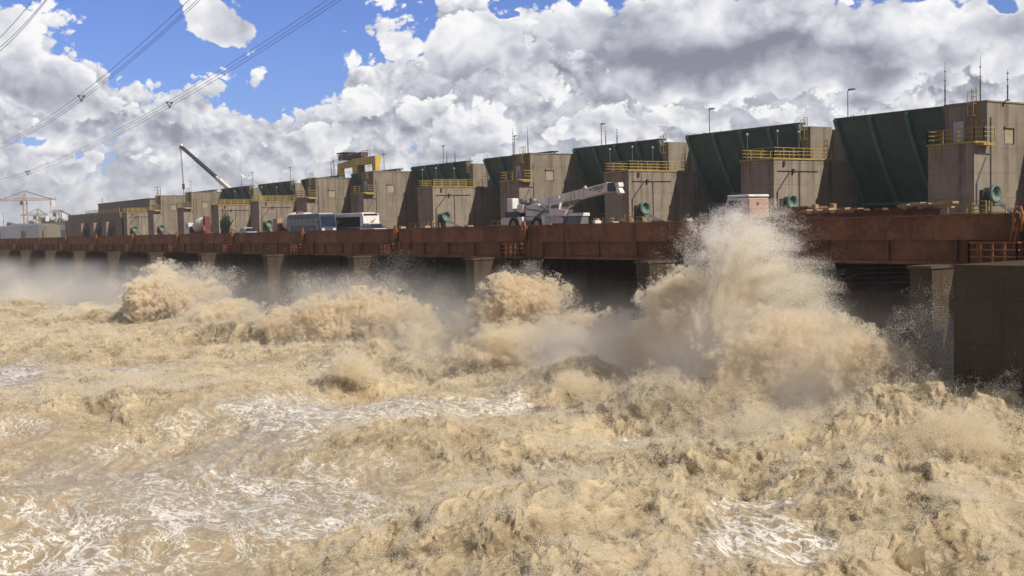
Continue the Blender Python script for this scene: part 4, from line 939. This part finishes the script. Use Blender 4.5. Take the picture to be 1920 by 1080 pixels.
cloud('spray', *P_, 'pointed tan crest of spray at left under the mixer truck', 'spray')
P_ = many([K(300,750,460,130,23,8,420,.012,lump=1.6,thr=.1,amp=.7,tint=(.2,.6),soft=1.2),K(140,770,280,100,21,6,320,.012,lump=1.4,thr=.1,amp=.8,tint=(.2,.6),soft=1.2),K(660,690,130,80,38,4,1300,.014,lump=1.2,thr=.2,amp=.9,tint=(.1,.5),soft=.8),
 K(1080,720,160,60,45,4,1300,.014,lump=1.1,thr=.2,amp=.9,tint=(.0,.4),soft=.8),K(1800,830,320,150,48,6,1400,.013,lump=1.4,thr=.15,amp=.85,tint=(.1,.55),soft=.8),K(1780,890,300,100,45,4,500,.011,lump=1.1,thr=.15,amp=.8,tint=(.1,.5),soft=1.),K(1420,800,460,110,45,5,600,.012,lump=1.3,thr=.15,amp=.8,tint=(.2,.6),soft=1.),
 K(1060,1000,420,110,26,3,500,.008,lump=.8,thr=.2,amp=.9,tint=(.1,.5),soft=1.),K(900,840,360,70,36,4,500,.010,lump=.9,thr=.2,amp=.9,tint=(.1,.5),soft=1.)])
cloud('spray', *P_, 'low bursts of tan spray scattered over the rough water', 'spray')
P_ = many([K(180,570,640,110,56,16,150,.022,lump=6,thr=.0,amp=.5,tint=(.85,1.),soft=1.4),K(430,595,420,100,55,10,120,.022,lump=5,thr=.0,amp=.6,tint=(.8,1.),soft=1.4),K(740,530,240,130,60,5,110,.014,lump=2.5,thr=.0,amp=.9,tint=(.9,1.),soft=1.4),
 K(1150,660,300,170,57,5,330,.012,lump=2.,thr=.0,amp=.8,tint=(.8,1.),soft=1.4),K(1752,645,190,240,57,4,420,.011,lump=2.,thr=.0,amp=.8,tint=(.9,1.),soft=1.3),K(1500,560,240,260,58,4,90,.010,lump=1.6,thr=.0,amp=.9,tint=(.8,1.),soft=1.4),K(870,600,280,150,59,6,140,.014,lump=2.,thr=.0,amp=.8,tint=(.7,1.),soft=1.4)])
cloud('mist', *P_, 'pale drifting mist between the splashes and the river piers', 'mist')
# froth: a boiling layer of droplets lying on every rough patch of the river
rad_ = RR.ravel(); aa_ = A.ravel(); wgt = sstep(.15,.7,RGH)*((aa_>R_(9))&(aa_<R_(61)))*rad_*np.minimum(1,(rad_/60.))**-.6*(rad_<260); wgt *= (.25+CRS); wgt /= np.maximum(1,rad_/70.)**.8
sel = prng.choice(len(x), 8000000, p=wgt/wgt.sum()); N = len(sel); rs = rad_[sel]
P_ = co3[sel] + np.stack([prng.normal(0,.06,N),prng.normal(0,.12,N),np.zeros(N)],1)
H_ = (.12+.62*RGH[sel]*(1+.8*np.clip(HMP[sel],0,1.2)))*(.35+.9*CRS[sel])*(.55+.9*np.clip(n2(P_[:,0]/1.7+3,P_[:,1]/1.7)+.3,0,1)); u = prng.random(N)
P_[:,2] += u*H_
val = .66-1.15*u + 1.0*n3(P_/.55) + .75*n3(P_/.24+5)
k = prng.random(N) < sstep(0,.55,val)
P_ = P_[k]; rs = rs[k]; val = val[k]; n = len(P_)
cloud('spray', P_, .0085*np.exp(prng.normal(0,.3,n))*(rs/50)**.7, np.clip(.12+.5*(1-sstep(0,.7,val))*prng.random(n)+prng.normal(0,.1,n),0,1), 'frothing tan spray lying over the rough brown water', 'spray')
# ================================================================ CAMERA, SUN, SKY
cam = bpy.data.cameras.new('camera'); co = bpy.data.objects.new('camera', cam); COL.objects.link(co)
cam.sensor_width = 36; cam.lens = F/1920*36; cam.clip_end = 20000; cam.clip_start = .5
co.matrix_world = Matrix([list(ROT[i])+[0] for i in range(3)]+[[0,0,0,1]])
SC.camera = co
sl = bpy.data.lights.new('sun','SUN'); sl.energy = 5.0; sl.angle = R_(.5); sl.color = (1,.93,.82)
so = bpy.data.objects.new('sun', sl); COL.objects.link(so); so.rotation_euler = Vector(SUN).to_track_quat('Z','Y').to_euler(); so.location = (0,0,80)
w = bpy.data.worlds.new('World'); SC.world = w; w.use_nodes = True
def build_sky(w):
    # sky with two decks of cumulus; clouds live in compass direction and elevation, like the sky itself
    t = NT(w.node_tree); w.node_tree.nodes.clear()
    out = t.n('ShaderNodeOutputWorld'); bg = t.n('ShaderNodeBackground')
    sky = t.n('ShaderNodeTexSky', sky_type='NISHITA'); sky.sun_disc = False
    sky.sun_elevation = math.asin(SUN[2]/np.linalg.norm(SUN)); sky.sun_rotation = math.atan2(SUN[0], SUN[1])
    sky.air_density = 1; sky.dust_density = .5; sky.ozone_density = 3
    base = t.mix(1.0, sky.outputs[0], (.060,.072,.122), 'MULTIPLY')
    d = t.n('ShaderNodeTexCoord').outputs['Generated']
    d = t.vmath('NORMALIZE', d)
    def blob(px, py, rx, ry, rot=0.):
        c = ray(px,py); c /= np.linalg.norm(c); az = math.atan2(c[1],c[0])
        mp = t.n('ShaderNodeMapping', vector_type='TEXTURE'); t.set(mp,'Vector',wd)
        mp.inputs['Location'].default_value = c; mp.inputs['Rotation'].default_value = (R_(rot),0,az)
        mp.inputs['Scale'].default_value = (.6, rx/F*1.25, ry/F*1.25)
        g = t.n('ShaderNodeTexGradient', gradient_type='QUADRATIC_SPHERE'); t.set(g,0,mp.outputs[0])
        return g.outputs['Fac']
    def blobs(lst):
        acc = None
        for (px,py,rx,ry,wt) in lst:
            b = t.math('MULTIPLY', blob(px,py,rx,ry), wt) if acc is None else t.math('MULTIPLY_ADD', blob(px,py,rx,ry), wt, acc)
            acc = b
        return acc
    st = t.vmath('MULTIPLY', d, (1,1,1.25))
    wn = t.n('ShaderNodeTexNoise'); t.set(wn,'Vector',st); wn.inputs['Scale'].default_value = 15; wn.inputs['Detail'].default_value = 4
    wofs = t.vmath('SCALE', t.vmath('SUBTRACT', wn.outputs['Color'], (.5,.5,.5)), .05)
    wd = t.vmath('ADD', d, wofs)                       # warped direction for the placed cloud masses
    wst = t.vmath('ADD', st, t.vmath('SCALE', wofs, .35))
    right = ROT[:,0]; L = np.array([right[0]*.55, right[1]*.55, .83])
    el = t.n('ShaderNodeSeparateXYZ'); t.set(el,0,d); z = el.outputs[2]
    def bil(v, sc): return t.math('ABSOLUTE', t.math('MULTIPLY_ADD', t.noise(v, sc, 0, .5), 2., -1.))
    def layer(seed, s, cover, thr, gain, base):
        v0 = t.vmath('ADD', wst, (seed, seed*.7, seed*.3))
        def dens(v, fine):
            D = t.math('MULTIPLY', t.noise(v, s*.55, 1, .5), .8)
            for m, wt in ((1,.72),(2.3,.40),(5.1,.20)) + (((11.,.11),(23.,.06)) if fine else ()):
                D = t.math('MULTIPLY_ADD', bil(v, s*m), wt, D)
            return D
        D0 = dens(v0, True); D1 = dens(t.vmath('ADD', v0, tuple(L*.16/s)), False); D2 = dens(t.vmath('ADD', v0, tuple(L*.5/s)), False)
        X = t.math('ADD', D0, t.math('SUBTRACT', cover, thr))
        al = t.smooth(X, -.01, .10)
        rel = t.math('ADD', t.math('MULTIPLY', t.math('SUBTRACT', D0, D1), .30*gain), t.math('MULTIPLY', t.math('SUBTRACT', D0, D2), .70*gain))
        rel = t.math('MULTIPLY', rel, t.math('MULTIPLY_ADD', t.smooth(X, .25, .95), -.55, 1.0))
        edge = t.math('MULTIPLY', t.math('SUBTRACT', 1, t.smooth(X, .02, .35)), .22)
        sh = t.math('ADD', t.math('ADD', rel, base), edge)
        return al, sh
    def cc(s): return t.ramp(s, [(.0,(.235,.25,.315)),(.22,(.33,.35,.42)),(.45,(.49,.515,.59)),(.68,(.73,.75,.80)),(.92,(.99,.99,1.0))])
    holes = blobs([(655,12,80,36,-.7),(690,110,60,40,-.35),(270,75,120,115,-.9),(570,120,120,110,-.9),(230,50,90,70,-.5),(490,195,90,50,-.6),(610,140,70,80,-.5),(955,35,40,18,-.8),(1880,18,26,30,-1.),(70,262,60,20,-.5),(540,20,110,50,-.6)])
    # far bank of small cumulus down to the horizon, then the middle heaps, then the big near masses
    cf = t.math('MULTIPLY_ADD', t.math('SUBTRACT', 1, t.smooth(z, .085, .17)), .62, t.math('MULTIPLY_ADD', t.smooth(z, .2, .38), .62, holes))  # second term: unseen cloud cover high overhead, added to make the ambient less blue
    alF, shF = layer(3.1, 25, t.math('ADD', cf, blobs([(760,150,260,110,.6),(1400,150,560,170,.95),(960,90,320,140,.85),(60,120,200,150,.5)])), 1.02, 1.3, .46)
    cm = t.math('ADD', holes, blobs([(700,195,170,85,.85),(870,235,130,80,.8),(1010,120,190,130,.95),(1250,215,220,80,.85),(1470,212,90,36,.75),(1760,140,220,110,.85),(530,172,75,30,.55),(650,58,80,26,.42),(380,300,230,45,.75),(120,310,150,36,.65),
        (560,262,160,38,.7),(770,75,90,90,.7),(1600,190,200,70,.7),(1080,250,140,40,.7),(860,300,140,30,.6)]))
    alM, shM = layer(7.7, 21, cm, 1.10, 1.2, t.math('ADD', .48, blobs([(680,175,110,50,.3),(880,225,70,60,.3),(1262,195,90,50,.35),(1845,90,90,80,.4),(1460,208,60,28,.35),(880,255,140,24,-.25),(1270,255,200,24,-.2),(700,245,160,22,-.25),(1750,165,150,50,-.2),(1000,150,110,50,-.15)])))
    cn = t.math('ADD', holes, blobs([(10,60,130,120,1.1),(140,185,190,80,1.0),(310,215,120,55,.8),(60,160,220,80,.7),(420,38,120,85,1.25),(885,75,130,110,1.1),(1250,70,430,150,1.3),(1650,70,420,160,1.2),(1900,60,80,110,.9),(1825,110,80,60,.7),(1420,140,260,60,.6)]))
    alN, shN = layer(12.3, 14.5, cn, 1.16, 1.1, t.math('ADD', .47, blobs([(885,58,80,75,.45),(60,60,120,90,.45),(230,155,150,36,.4),(100,130,160,36,.12),(420,22,70,40,.2),(1340,30,150,36,.22),(1560,70,140,60,.2),(1740,40,120,60,.3),(1850,110,70,60,.3),
        (1250,116,360,46,-.72),(1440,100,280,38,-.42),(850,150,120,34,-.42),(280,225,210,26,-.45),(60,175,160,30,-.3),(1140,40,150,50,-.25),(1910,60,60,70,-.3),(1600,150,200,36,-.25)])))
    col = t.mix(alF, base, cc(shF)); col = t.mix(alM, col, cc(shM)); col = t.mix(alN, col, cc(shN))
    under = t.math('MULTIPLY_ADD', t.smooth(z, .2, .42), -.62, 1.0)     # unseen overhead sky dimmed to deepen ambient shade, like grey cloud bases
    ug = t.n('ShaderNodeCombineColor'); t.set(ug,0,under); t.set(ug,1,under); t.set(ug,2,under)
    col = t.mix(1.0, col, ug.outputs[0], 'MULTIPLY')
    haze = t.math('SUBTRACT', 1, t.smooth(z, -.02, .085))
    col = t.mix(t.math('MULTIPLY', haze, .5), col, (.60,.64,.71))
    t.set(bg,'Color',col); bg.inputs['Strength'].default_value = 1
    t.l.new(bg.outputs[0], out.inputs[0])
build_sky(w)
vs_ = SC.view_settings; vs_.view_transform = 'Standard'; vs_.look = 'None'; vs_.exposure = 0; vs_.gamma = 1
SC.cycles.max_bounces = 16; SC.cycles.diffuse_bounces = 12; SC.cycles.transmission_bounces = 12; SC.cycles.transparent_max_bounces = 16
SC.cycles.use_denoising = True; SC.cycles.sample_clamp_indirect = 4; SC.cycles.volume_bounces = 2; SC.cycles.volume_max_steps = 64
